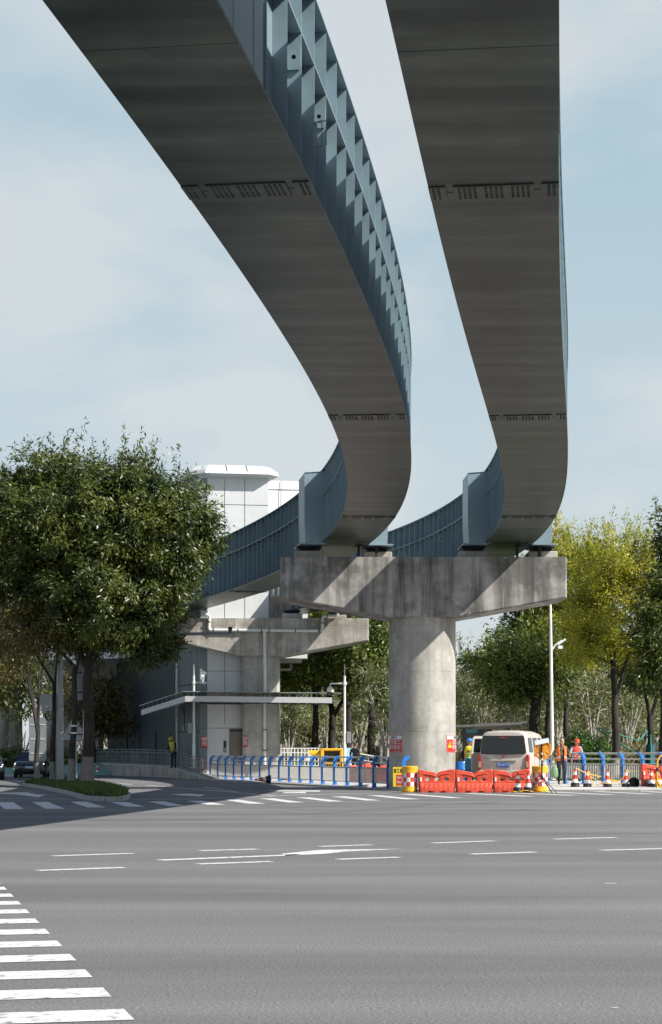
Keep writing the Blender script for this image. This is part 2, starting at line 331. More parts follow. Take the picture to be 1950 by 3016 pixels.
# asphalt patches / skid marks: darker sheet pieces with own outline
pt = MB()
for (x, y, l, wdt, a) in [(2, 50, 9, .10, .12), (3, 52, 7, .10, .15), (4.5, 47, 1.2, .35, 0), (0, 54, 8, .12, .2), (6, 33, 14, .09, .02)]:
    d = Vector((math.cos(a), math.sin(a), 0)); n = Vector((-d.y, d.x, 0))
    K = 14; A = [Vector((x, y, .002))+d*(l*(i/K-.5))+n*(wdt*(.5+.5*rng.random())*math.sin(math.pi*i/K)) for i in range(K+1)]
    B = [Vector((x, y, .002))+d*(l*(i/K-.5))-n*(wdt*(.5+.5*rng.random())*math.sin(math.pi*i/K)) for i in range(K+1)]
    for i in range(K): pt.add([A[i], A[i+1], B[i+1], B[i]], [(0, 1, 2, 3)])
M['tar'] = mat('tar_mark', (.105, .105, .108), .8, .3, 3, scale2=40, var2=.3)
def skid(ps, wd_):
    ps = smooth_path([zb(*p).xy.to_3d() for p in ps], 6, 8); n = len(ps); e = []
    for i, p in enumerate(ps):
        d = (ps[min(i+1, n-1)]-ps[max(i-1, 0)]).normalized(); w2 = wd_*.5*math.sin(math.pi*(i+.15)/(n-.7))**.5; q = Vector((-d.y, d.x, 0))*w2; e.append((p+q+Vector((0, 0, .002)), p-q+Vector((0, 0, .002))))
    for a, c in zip(e[:-1], e[1:]): pt.add([a[0], c[0], c[1], a[1]], [(0, 1, 2, 3)])
skid([(600, 148), (700, 156), (850, 150), (990, 138)], .22); skid([(640, 142), (760, 150), (900, 143), (1020, 132)], .2); skid([(480, 138), (640, 143), (800, 136)], .16); skid([(720, 163), (820, 160), (960, 158)], .15)
skid([(1060, 132), (1120, 131), (1165, 128)], .5); skid([(900, 158), (1100, 150), (1300, 146), (1540, 150)], .14); skid([(200, 172), (500, 168), (620, 162)], .2); 
tag(pt.build('road_tar_marks', M['tar']), kind='structure')
# traffic island
isl = [G(70, 2308, .1), G(130, 2317, .1), G(200, 2331, .1), G(255, 2346, .1), G(310, 2350, .1), G(352, 2349.5, .1), G(372, 2345, .1), G(378, 2338, .1), G(365, 2331, .1), G(330, 2320, .1), G(290, 2312, .1), G(225, 2303, .1), G(150, 2299.5, .1)]
ki = MB(); nI = len(isl)
cI = sum(isl, Vector())/nI
for i in range(nI):
    a, b_ = isl[i], isl[(i+1) % nI]; n = max(1, int((b_-a).length/.8)); d = (b_-a).normalized()
    for k in range(n):
        p = a.lerp(b_, (k+.5)/n); ki.bevbox((p.x, p.y, .03), ((b_-a).length/n-.01, .16, .2), .012, math.atan2(d.y, d.x))
tag(ki.build('island_kerb', M['kerb']), kind='structure')
inner = [p.lerp(cI, .015) for p in isl]
poly(inner, -.05, .11, 'island_soil', M['soil'])
def inside(p, pg):
    c = False
    for i in range(len(pg)):
        a, b_ = pg[i], pg[i-1]
        if (a.y > p[1]) != (b_.y > p[1]) and p[0] < (b_.x-a.x)*(p[1]-a.y)/(b_.y-a.y)+a.x: c = not c
    return c
def leaf_arrays(C, L, W, nrm, seed=0, updir=None):
    """rhombic leaves: centres C (n,3), lengths, widths, normals bias nrm (n,3)"""
    g = np.random.default_rng(seed); n = len(C)
    nn = nrm+g.normal(0, .75, (n, 3)); nn /= np.linalg.norm(nn, axis=1)[:, None]+1e-9
    t = g.normal(0, 1, (n, 3)) if updir is None else updir+g.normal(0, .35, (n, 3))
    t -= nn*(t*nn).sum(1)[:, None]; t /= np.linalg.norm(t, axis=1)[:, None]+1e-9
    b = np.cross(nn, t); L = L[:, None]/2; W = W[:, None]/2
    V = np.stack([C-t*L, C-b*W-t*L*.1, C+t*L, C+b*W-t*L*.1], 1).reshape(-1, 3); return V
def leaf_mesh(name, V, mats, extra=None, idx=None):
    me = bpy.data.meshes.new(name); nv = len(V); nf = nv//4
    me.vertices.add(nv); me.vertices.foreach_set('co', V.astype(np.float32).ravel())
    me.loops.add(nv); me.loops.foreach_set('vertex_index', np.arange(nv, dtype=np.int32))
    me.polygons.add(nf); me.polygons.foreach_set('loop_start', np.arange(0, nv, 4, dtype=np.int32)); me.polygons.foreach_set('loop_total', np.full(nf, 4, dtype=np.int32))
    for m in mats: me.materials.append(m)
    if idx is not None: me.polygons.foreach_set('material_index', idx.astype(np.int32))
    me.update(calc_edges=True); me.validate(); return me
def link(me, name, parent=None):
    o = bpy.data.objects.new(name, me); COL.objects.link(o)
    if parent is not None: o.parent = parent
    return o
g0 = np.random.default_rng(3); pts = []
lo = np.array([min(p.x for p in isl), min(p.y for p in isl)]); hi = np.array([max(p.x for p in isl), max(p.y for p in isl)])
while len(pts) < 11000:
    q = lo+(hi-lo)*g0.random(2)
    if inside(q, inner): pts.append((q[0], q[1], .11+g0.random()*.12))
C = np.array(pts); V = leaf_arrays(C, np.full(len(C), .26), np.full(len(C), .05), np.array([[0, -1, .2]]), 5, np.array([[0, 0, 1.]]))
tag(link(leaf_mesh('grass_cover', V, [M['grass']]), 'grass_cover'), 'short green grass covering the traffic island under the big tree', 'grass', kind='stuff')
# ------------------------------------------------------------------ girders
ZS, ZT, ZMID = 9.25, 12.0, 11.06
def centre_line(pts, y0, y1):
    wt = 3.0 if pts is LPTS else 1.0   # the left track is surveyed best close to the pier
    A = np.array(pts, float); c = np.polyfit(A[:, 1]-60, A[:, 0], 5, w=np.where((abs(A[:, 1]-69) < 7) | (abs(A[:, 1]-26) < 8), wt, 1.0))
    dc = np.polyder(c); ys = [y0]
    while ys[-1] < y1: ys.append(ys[-1]+.3/math.hypot(1, np.polyval(dc, ys[-1]-60)))
    ys = np.array(ys); xs = np.polyval(c, ys-60); dx = np.polyval(dc, ys-60); h = np.hypot(1, dx)
    return np.stack([xs, ys], 1), np.stack([dx/h, 1/h], 1)
LPTS = [(-4.3, 6), (-3.45, 12), (-2.1, 20), (-1.22, 26), (-.68, 30), (-.2, 33.5), (.27, 38), (.83, 43.6), (1.06, 47.5), (1.18, 51), (1.25, 55), (1.12, 63), (.76, 70.8), (-.75, 79), (-1.5, 82), (-3.65, 90), (-5.3, 96), (-7.15, 102), (-9.9, 110)]
RPTS = [(-.45, 6), (.3, 12), (1.42, 20), (2.24, 26), (2.8, 30), (3.83, 38), (4.62, 44), (5.3, 50), (5.78, 55), (6.35, 63), (6.67, 71), (6.2, 80), (4.1, 90), (1.6, 97), (-.3, 102), (-3.5, 110)]
def girder(name, label, pts, group, splices, brk_y, closed=None, lugs=()):
    c, t = centre_line(pts, 4, 109); n = np.stack([t[:, 1], -t[:, 0]], 1)  # n points to the right
    s = np.concatenate([[0], np.cumsum(np.hypot(*np.diff(c, axis=0).T))])
    g = thing(name, label, 'bridge girder', (c[0][0], c[0][1], 0), 0, group)
    def strip(mb, o0, o1, z0, z1, i0=0, i1=None):
        i1 = len(c) if i1 is None else i1
        mb.loft([[(*(c[i]+n[i]*o0), z0), (*(c[i]+n[i]*o1), z0), (*(c[i]+n[i]*o1), z1), (*(c[i]+n[i]*o0), z1)] for i in range(i0, i1)])
    def at(y): return int(np.argmin(abs(c[:, 1]-y)))
    b = MB(); strip(b, -.9, .9, ZS, ZS+.035)
    for y in (21.3, 66.5, 84):   # weld seams on the soffit
        i = at(y); p = c[i]; b.box((p[0], p[1], ZS-.001), (1.795, .022, .006), math.atan2(t[i][1], t[i][0])-math.pi/2)
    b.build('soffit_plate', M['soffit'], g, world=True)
    b = MB(); strip(b, -.66, .66, ZT-.16, ZT-.06); b.build('running_surface', M['steel'], g, world=True)
    for sd in (-1, 1):
        b = MB(); o0, o1 = sorted((sd*.665, sd*.69)); strip(b, o0, o1, ZS+.035, ZT-.03)
        o0, o1 = sorted((sd*.60, sd*.905)); strip(b, o0, o1, ZT-.03, ZT)
        o0, o1 = sorted((sd*.69, sd*.885)); strip(b, o0, o1, ZMID-.012, ZMID+.012)
        q = s[at(23.06)] % 1.2
        while q < s[-1]:
            i = int(np.searchsorted(s, q)); 
            if i >= len(c): break
            y = c[i][1]
            if not (closed and sd == 1 and closed[0] < y < closed[1]-.3) and abs(y-brk_y) > 1.1:
                p = c[i]+n[i]*sd*.787; rz = math.atan2(t[i][1], t[i][0])-math.pi/2
                b.box((*p, (ZS+.035+ZMID-.012)/2), (.194, .022, ZMID-ZS-.047), rz); b.box((*p, (ZMID+.012+ZT-.03)/2), (.194, .022, ZT-ZMID-.042), rz)
            q += 1.2 if y < 46 else .86
        b.build('ribbed_web', M['steel'], g, world=True)
    if closed:
        b = MB(); i0, i1 = at(closed[0]), at(closed[1]); strip(b, .69, .893, ZS+.036, ZT-.031, i0, i1)
        for y in (19.7, 20.8, 21.9):
            i = at(y); p = c[i]+n[i]*.893; b.box((*p, 10.6), (.012, .02, 2.6), math.atan2(t[i][1], t[i][0])-math.pi/2)
        b.build('closing_plate', M['steel'], g, world=True)
    for y in splices:
        i = at(y); p = c[i]; rz = math.atan2(t[i][1], t[i][0])-math.pi/2; Mt = Matrix.Rotation(rz, 3, 'Z'); b = MB()
        def L(x, yy, z): return Vector((p[0], p[1], z))+Mt@Vector((x, yy, 0))
        for x0, x1 in ((-.9, -.66), (-.56, .56), (.66, .9)):
            q = L((x0+x1)/2, 0, ZS-.010); b.box(q, (x1-x0, .62, .018), rz)
        q = L(0, 0, ZS-.004); b.box(q, (1.7, .03, .006), rz)
        for gx, nc in ((-.80, 2), (-.37, 4), (0, 4), (.37, 4), (.80, 2)):
            for a in range(nc):
                for k in range(6):
                    q = L(gx+(a-(nc-1)/2)*.072, (k-2.5)*.095, ZS-.02); b.lathe([(.014, -.011), (.02, -.007), (.02, 0)], 6, q)
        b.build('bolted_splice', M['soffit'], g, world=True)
    # bearing brackets
    i = at(brk_y); p = c[i]; rz = math.atan2(t[i][1], t[i][0])-math.pi/2; Mt = Matrix.Rotation(rz, 3, 'Z')
    for sd in (-1, 1):
        b = MB(); x0, x1 = sd*.69, sd*1.58
        prof = [(x0, ZS-.02), (x1-sd*.04, ZS-.02), (x1, ZS+.8), (x1, ZT-.17), (x0, ZT-.10)]
        b.prism([Vector((p[0], p[1], 0))+Mt@Vector((x, -.95, z)) for x, z in prof], Mt@Vector((0, 1.9, 0)))
        q = Vector((p[0], p[1], ZS-.05))+Mt@Vector((sd*1.3, 0, 0)); b.box(q, (.92, 2.0, .055), rz)
        b.tube([Vector((p[0], p[1], 0))+Mt@Vector((x0, -.96, ZT-.09)), Vector((p[0], p[1], 0))+Mt@Vector((x1, -.96, ZT-.16))], .02, 6)
        b.build('bearing_bracket', M['steel'], g, world=True)
    for y, zc, sd in lugs:
        q0 = s[at(23.06)] % 1.2; q = s[at(y)]; k = round((q-q0)/1.2); i = int(np.searchsorted(s, q0+1.2*k)); rz = math.atan2(t[i][1], t[i][0])-math.pi/2; Mt = Matrix.Rotation(rz, 3, 'Z')
        p = c[i]+n[i]*sd*.785; o = Vector((*p, zc))+Mt@Vector((0, -.05, 0)); b = MB(); K = 24; A, B_ = [], []
        for j in range(K):
            a = 2*math.pi*(j+.5)/K; ca, sa = math.cos(a), math.sin(a); m_ = max(abs(ca), abs(sa)); A.append((ca/m_*.095, sa/m_*.17)); B_.append((ca*.032, sa*.032))
        W = lambda x, z, yy: o+Mt@Vector((x, yy, z))
        b.loft([[W(x, z, .04) for x, z in A], [W(x, z, 0) for x, z in A], [W(x, z, 0) for x, z in B_], [W(x, z, .035) for x, z in B_]], cap=False)
        b.mi = 1; b.add([W(x, z, .03) for x, z in B_], [tuple(range(K))])
        b.build('lifting_lug', [M['steel'], M['black']], g, world=True)
    return g
gl = girder('bridge_girder', 'left grey steel guideway girder curving overhead, with ribbed web and lifting lugs facing the gap', LPTS, 'steel guideway girders', (26.45, 44.4, 63.2, 92.3), 71.9, (10, 23.06), ((25.3, 10.72, 1), (27.7, 10.72, 1), (50, 10.72, 1), (83, 10.7, -1), (86, 10.7, -1), (98, 10.7, -1)))
gr = girder('bridge_girder', 'right, straighter grey steel guideway girder above the right half of the near pier cap', RPTS, 'steel guideway girders', (26.45, 44.4, 63.2), 71.9, None, ((76, 10.7, -1), (82, 10.7, -1)))
# small ladder handle on the left girder
b = MB(); hx = X(925, 26.4); 
for dx in (0, .06): b.tube([(hx+dx, 26.3, 10.12), (hx+.11+dx, 26.2, 10.12), (hx+.11+dx, 26.2, 9.78), (hx+dx, 26.3, 9.78)], .010, 6)
b.box((hx+.02, 26.32, 9.95), (.05, .02, .34)); b.build('grab_handle', M['galv'], gl, world=True)
# ------------------------------------------------------------------ piers
def pier(name, label, cx, x0, x1, yf, dep, ztop, zend, zmid, hw, col, ped, mc, zband):
    p = thing(name, label, 'bridge pier', (cx, yf+dep/2, 0), 0, 'concrete bridge piers')
    b = MB(); prof = [(x0, ztop), (x0, zend), (cx-hw, zmid), (cx+hw, zmid), (x1, zend), (x1, ztop)]
    bv = .05; yb = yf+dep
    def rg(y, k):
        mx = (x0+x1)/2; return [(x-(bv*k if x > mx else -bv*k), y, z+(0 if z == ztop else bv*k)) for x, z in prof]
    b.loft([rg(yf, 1), rg(yf+bv, 0), rg(yb-bv, 0), rg(yb, 1)])
    b.build('pier_cap', mc, p, world=True)
    b = MB(); b.box(((x0+x1)/2, yf+.012, zband), (x1-x0-.12, .03, .014)); 
    for xx in (x0+1.6, x0+3.3, x1-2.8, x1-1.4): b.box((xx, yf+.013, (zband+zend)/2), (.012, .03, zband-zend))
    b.build('formwork_joint', M['concrete'], p, world=True)
    b = MB()
    if col[0] == 'round':
        b.lathe([(col[1], -.2), (col[1], zmid+.02)], 64, (cx, yf+dep/2, 0))
        b.build('pier_column', M['concrete3'] if mc is M['concrete'] else mc, p, True, world=True)
        for z in (2.2, 4.45):
            b = MB(); b.lathe([(col[1]-.02, z), (col[1]+.003, z), (col[1]+.003, z+.012), (col[1]-.02, z+.012)], 64, (cx, yf+dep/2, 0)); b.build('formwork_joint', M['concrete'], p, world=True)
    else:
        a, c_ = col[1]/2, .14; K = [(-a+c_, -a), (a-c_, -a), (a, -a+c_), (a, a-c_), (a-c_, a), (-a+c_, a), (-a, a-c_), (-a, -a+c_)]
        b.loft([[(cx+x, yf+dep/2+y, z) for x, y in K] for z in (-.2, 2.5, 4.6, zmid+.02)]); b.build('pier_column', M['concrete3'], p, world=True)
    for (px, py) in ped:
        b = MB(); b.bevbox((px, py, ztop+.135), (1.1, 1.2, .28), .03); pe = b.build('bearing_plinth', M['concrete3'], p, world=True)
        b = MB(); b.box((px, py, ztop+.30), (.8, .8, .06)); b.loft([[(px+a*.32, py+c_*.32, ztop+.33) for a, c_ in ((-1, -1), (1, -1), (1, 1), (-1, 1))], [(px+a*.48, py+c_*.48, ztop+.46) for a, c_ in ((-1, -1), (1, -1), (1, 1), (-1, 1))]])
        for a in (-.34, .34): b.lathe([(.03, 0), (.03, .1)], 8, (px+a, py-.42, ztop+.27))
        b.build('bearing', M['darksteel'], p, world=True)
    return p
cl, tl = centre_line(LPTS, 4, 109); cr_, tr_ = centre_line(RPTS, 4, 109)
def peds(y):
    o = []
    for c, t in ((cl, tl), (cr_, tr_)):
        i = int(np.argmin(abs(c[:, 1]-y)))
        for sd in (-1, 1): o.append((c[i][0]+t[i][1]*sd*1.3, c[i][1]-t[i][0]*sd*1.3))
    return o
p1 = pier('bridge_pier', 'near concrete pier with a round column and wide stained hammerhead cap', 3.46, -1.88, 8.78, 70.75, 2.6, 8.70, 7.18, 6.46, 1.31, ('round', 1.262), peds(71.9), M['concrete'], 8.36)
b = MB()
for u in (1057, 1110, 1526, 1592): 
    b = MB(); x = X(u, 71); b.tube([(x, 71.3, 8.69), (x, 71.3, 9.23)], .05, 8); b.box((x, 71.3, 9.20), (.26, .2, .02)); b.box((x, 71.3, 9.15), (.34, .06, .02)); b.build('restraint_post', M['black'], p1, world=True)
p2 = pier('bridge_pier', 'far concrete pier with a square column and white drain pipe on its cap', -3.79, -8.6, 2.03, 102.5, 2.4, 8.67, 7.46, 6.62, 1.14, ('square', 2.0), peds(103.7), M['concrete2'], 8.28)
b = MB(); b.bevbox(((X(650, 104.6)+X(880, 104.6))/2, 105.2, 9.39), (X(880, 104.6)-X(650, 104.6), .7, 1.45), .03); b.build('end_wall', M['concrete2'], p2, world=True)
b = MB(); yy = 102.40; q = lambda x, y: P(600+x/2.9615, 1700+y/2.9615, yy)
r_ = .085
b.tube(smooth_path([q(-14, 290), q(-12, 328), q(52, 330), q(45, 462), q(1035, 468), q(1038, 340), q(1165, 336), q(1168, 300)]), r_, 10)
b.tube(smooth_path([q(530, 470), q(532, 690), q(530, 760), P(780, 1965, 102.56), P(780, 2252, 102.56)]), r_, 10); b.tube([q(32, 328), q(32, 292)], .07, 8)
b.mi = 1
for x, y in ((45, 390), (85, 462), (300, 466), (505, 466), (570, 468), (800, 468), (1005, 468), (1038, 400), (1080, 337)): p = q(x, y); b.box(p, (.05 if y > 440 or x > 1060 else .19, .19, .19 if y > 440 or x > 1060 else .05))
for v in (1920, 2045, 2150, 2210): b.box(P(780, v, 102.55), (.2, .2, .05))
b.build('drain_pipe', [M['pvc'], M['darksteel']], p2, True, world=True)
# ------------------------------------------------------------------ station building
st_ = thing('station_building', 'white panelled station building with a lift tower behind the far pier', 'building', (-7.1, 103, 0))
A0 = Vector((-7.1, 103.0, 0)); A1 = Vector((-15.9, 132.0, 0)); fd = Vector((.985, .17, 0))   # side wall and front direction
B0 = A0+fd*3.75; back = (A1-A0).normalized()
tow = MB(); tow.prism([A0, B0, B0+back*5.5, A0+back*5.5], (0, 0, 16.4)); tow.build('lift_tower', M['white'], st_, world=True)
pl = MB(); _n = Vector((fd.y, -fd.x, 0)); pl.prism([A0+_n*.006, A0+fd*.40+_n*.006, A0+fd*.40-_n*.02, A0-_n*.02], (0, 0, 16.3)); pl.build('corner_shade_strip', M['greyshade'], st_, world=True)  # grey plate paints in the dimmer light on the chamfered corner face
nF = Vector((fd.y, -fd.x, 0))
jb = MB(); rzF = math.atan2(fd.y, fd.x)
for s_ in (1.35, 2.45): p = A0+fd*s_+nF*.004; jb.box((p.x, p.y, 8.2+1.4), (.02, .02, 13.4), rzF)
for z in (2.75, 5.85, 7.9, 10.2, 12.4, 14.9): p = A0+fd*1.87+nF*.004; jb.box((p.x, p.y, z), (3.7, .02, .02), rzF)
jb.build('panel_joint', M['joint'], st_, world=True)
# chamfered crown
cr = MB(); cc = A0+fd*1.9+back*2.6
def ring(hw, hd, z, ch): 
    K = [(-hw+ch, -hd), (hw-ch, -hd), (hw, -hd+ch), (hw, hd-ch), (hw-ch, hd), (-hw+ch, hd), (-hw, hd-ch), (-hw, -hd+ch)]
    return [cc+fd*x+back*y+Vector((0, 0, z)) for x, y in K]
cr.loft([ring(2.0, 2.75, 16.36, .5), ring(2.45, 3.2, 16.5, .7), ring(2.40, 3.1, 16.72, .7), ring(2.05, 2.8, 17.0, .6), ring(1.5, 2.2, 17.08, .5)])
cr.build('tower_crown', M['white'], st_, world=True)
jc = MB()
for s_ in (1.35, 2.45): jc = MB(); p = A0+fd*s_-back*.58; jc.tube([p+Vector((0, 0, 16.42)), p+back*.06+Vector((0, 0, 16.73)), p+back*.36+Vector((0, 0, 17.01))], .018, 6); jc.build('crown_joint', M['joint'], st_, world=True)
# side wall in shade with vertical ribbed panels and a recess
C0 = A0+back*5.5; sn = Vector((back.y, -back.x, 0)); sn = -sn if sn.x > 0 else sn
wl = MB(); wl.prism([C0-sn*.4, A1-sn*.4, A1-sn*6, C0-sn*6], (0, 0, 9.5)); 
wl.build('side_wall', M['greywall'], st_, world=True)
sc_ = MB(); sc_.prism([A0+sn*.001, A0+back*5.5+sn*.001, A0+back*5.5-sn*.02, A0-sn*.02], (0, 0, 16.3)); sc_.v = [tuple(Vector(v)+sn*.003) for v in sc_.v]; sc_.build('side_shade_plate', M['greyshade'], st_, world=True)  # thin grey plate paints shade onto the tower's left side
wl2 = MB(); L_ = (A1-A0).length; rzS = math.atan2(back.y, back.x)
for k in range(int(L_/.45)):
    s_ = .3+k*.45
    if s_ > L_-.2: break
    off = .012 if s_ < 5.4 else -.396
    p = A0+back*s_+sn*off; wl2.box((p.x, p.y, 4.5), (.02, .02, 8.9), rzS)
for z in (2.6, 5.2):
    p = A0+back*2.7+sn*.014; wl2.box((p.x, p.y, z), (5.3, .02, .05), rzS); p = A0+back*(5.6+(L_-5.6)/2)+sn*-.392; wl2.box((p.x, p.y, z), (L_-5.8, .02, .05), rzS)
wl2.build('wall_joint', M['joint'], st_, world=True)
for s_, wd_, z0, z1, mm_ in ((1.1, .9, .65, 2.9, 'teal'), (3.9, .14, 2.7, 4.0, 'glass'), (8.4, 1.0, .7, 2.6, 'greywall'), (14.5, 1.6, .7, 2.7, 'greywall'), (19.5, 1.4, .7, 2.7, 'greywall'), (23.5, 1.0, .7, 2.7, 'greywall')):
    off = .03 if s_ < 5.4 else -.37; p = A0+back*s_+sn*off; d_ = MB(); d_.box((p.x, p.y, (z0+z1)/2), (wd_, .05, z1-z0), rzS)
    if mm_ == 'greywall':
        for sg in (-1, 1): q_ = p+back*sg*wd_/2+sn*.02; d_.box((q_.x, q_.y, (z0+z1)/2), (.12, .08, z1-z0+.1), rzS)
    d_.build('window' if mm_ == 'glass' else 'side_door', M[mm_], st_, world=True)
b = MB(); p = A0+back*5.3+sn*.12; b.tube([(p.x, p.y, .6), (p.x, p.y, 6.5)], .07, 8); b.build('drain_pipe', M['pvc'], st_, world=True)
# upper station deck and hall
dk = MB(); dk.prism([A1+Vector((1.6, -3, 6.45)), Vector((-48, 126, 6.45)), Vector((-48, 150, 6.45)), Vector((-6, 150, 6.45)), Vector((-6, 118, 6.45))], (0, 0, 1.0)); dk.build('station_deck', M['concrete3'], st_, world=True)
hl = MB(); hl.prism([Vector((-40, 134, 7.46)), Vector((-6.2, 118, 7.46)), Vector((-6.2, 150, 7.46)), Vector((-40, 150, 7.46))], (0, 0, 4.2)); hl.build('station_hall', M['white'], st_, world=True)
ub = MB(); ub.prism([(X(768, 109), 110, 6.9), (X(905, 110), 110.5, 6.9), (X(905, 110), 122, 6.9), (X(768, 109), 122, 6.9)], (0, 0, 8.1)); ub.build('upper_block', M['white'], st_, world=True)
pa = MB(); x0_, x1_ = X(768, 109), X(905, 110)
pa.loft([[(x0_, 109.9, 15.0), (x1_, 110.4, 15.0), (x1_, 122, 15.0), (x0_, 122, 15.0)], [(x0_, 109.6, 15.02), (x1_, 110.1, 15.02), (x1_, 122.2, 15.02), (x0_, 122.2, 15.02)], [(x0_, 110.2, 16.7), (x1_, 110.7, 16.7), (x1_, 122, 16.7), (x0_, 122, 16.7)], [(x0_, 110.5, 17.25), (x1_, 111, 17.25), (x1_, 121.5, 17.25), (x0_, 121.5, 17.25)]])
pa.build('parapet', M['white'], st_, world=True)
pj = MB()
for x in (-2.9,): pj.tube([(x, 109.68, 15.05), (x, 110.27, 16.7), (x, 110.6, 17.24)], .02, 6)
pj.tube([(x0_, 110.15, 16.7), (x1_, 110.65, 16.7)], .018, 6); pj.build('parapet_joint', M['joint'], st_, world=True)
es = MB(); es.bx((X(790, 112), 111.5, Z(1953, 112)), (X(890, 112), 116, Z(1925, 112))); es.build('deck_edge', M['white'], st_, world=True)
b = MB(); b.tube(smooth_path([P(823, 1972, 112.5), P(857, 1972, 112.5), P(857, 1950, 112.5)]), .09, 8); b.build('drain_pipe', M['pvc'], st_, world=True)
# lift door in the front face
ld = thing('x', 'x', 'x'); bpy.data.objects.remove(ld)
b = MB(); p = A0+fd*2.6+nF*.02
b.box((p.x, p.y, 1.43), (2.0, .06, 2.56), rzF); door = b.build('lift_door', M['bronze'], st_, world=True)
b = MB(); q_ = p+nF*.035; b.box((q_.x, q_.y, 1.35), (.02, .01, 2.4), rzF); q_ = p+nF*.036; b.box((q_.x, q_.y, 2.62), (2.0, .02, .12), rzF); b.build('door_gap', M['joint'], st_, world=True)
b = MB(); q_ = A0+fd*1.36+nF*.03; b.box((q_.x, q_.y, 1.75), (.14, .05, .62), rzF); b.build('call_panel', M['ink'], st_, world=True)
b = MB(); q_ = A0+fd*1.36+nF*.06; b.box((q_.x, q_.y, 1.57), (.10, .03, .2), rzF); b.build('call_button', M['galv'], st_, world=True)
# glass canopy wrapping the corner
cn = MB(); E0 = Vector((X(545, 101.5), 101.5, 4.15)); E1 = Vector((X(978, 100.2), 101.0, 4.05)); E2 = Vector((X(416, 108), 108.0, 3.55))
def fascia(a, b_, h):
    d = (b_-a).normalized(); n = Vector((-d.y, d.x, 0)).normalized()*.16; cn.loft([[a, a+n, a+n+Vector((0, 0, h)), a+Vector((0, 0, h))], [b_, b_+n, b_+n+Vector((0, 0, h)), b_+Vector((0, 0, h))]])
fascia(E0, E1, .30); fascia(E2, E0, .30); cn.build('canopy_fascia', M['white'], st_, world=True)
cg = MB(); up = Vector((0, 0, .52)); cg.prism([E0+up-Vector((.1, .1, 0)), E1+up+Vector((.5, -.1, 0)), E1+up+Vector((.5, 2.2, 0)), E0+up+Vector((1.2, 2.0, 0)), E2+up+Vector((1.6, .6, 0)), E2+up+Vector((-.1, -.1, 0))], (0, 0, .03)); cg.build('canopy_glass', M['clearglass'], st_, world=True)
for k in range(16):
    cb = MB(); p = E0.lerp(E1, (k+.3)/16); cb.tube([p+Vector((.02, .1, .3)), p+Vector((.02, .05, .52))], .022, 6); p = p+Vector((0, .1, .02)); cb.box((p.x, p.y+1.0, p.z), (.10, 2.0, .07)); cb.build('canopy_bracket', M['galv'], st_, world=True)
for k in range(9):
    cb = MB(); p = E2.lerp(E0, (k+.3)/9); cb.tube([p+Vector((.02, .1, .3)), p+Vector((.02, .05, .52))], .022, 6); cb.build('canopy_bracket', M['galv'], st_, world=True)
cs = MB()
for k in range(4): a = E0+Vector((.6, .35+.45*k, -.04-.02*k)); cs.box(((a.x+E1.x)/2, a.y, a.z), (E1.x-a.x-.3, .22, .03))
cs.build('canopy_soffit', M['darksteel'], st_, world=True)
# viaduct columns under the deck at the left
for u, d, r_c in ((4, 131, .5), (46, 133, .47), (150, 130, .55), (207, 134, .45), (291, 131.0, .33)):
    vc = thing('viaduct_column', {4: 'sunlit round concrete column at the left edge of the photo under the station deck', 46: 'sunlit round column second from the left edge, behind the parked cars and hedge', 150: 'pale concrete column behind the grey cabinet and split trunk', 207: 'pale narrow column behind the triangular sign', 291: 'slim pale concrete column between the big tree trunk and the dark station wall'}[u], 'column', (X(u, d), d, 0), 0, 'columns under the station deck')
    b = MB(); b.lathe([(r_c, -.1), (r_c, 5.9)], 28); b.build('shaft', M['concrete3'], vc, True)
    b = MB(); b.lathe([(r_c, 5.9), (r_c*1.02, 5.95), (r_c*1.25, 6.3), (r_c*1.25, 6.45)], 28); b.build('capital', M['concrete3'], vc, True)
b = MB()
for u in (806, 821):
    x = X(u, 105); b.tube([(x, 105, 10.1), (x+.02, 105, 11.25)], .05, 6); b.ball((x+.03, 105, 11.35), .11)
tag(b.build('platform_post', M['pvc']), 'pair of white posts with rounded tops standing on the pier end wall', 'post')
b = MB(); x = X(775, 104.4); b.box((x, 104.6, Z(1767, 104.4)), (.42, .4, .28)); b.tube([(x, 104.8, Z(1762, 104)), (x, 104.8, Z(1725, 104))], .05, 6); b.box((x+.2, 104.6, Z(1754, 104.4)), (.35, .2, .1))
tag(b.build('wall_lamp', M['darksteel']), 'dark lamp box fixed on the concrete end wall below the left girder', 'lamp')
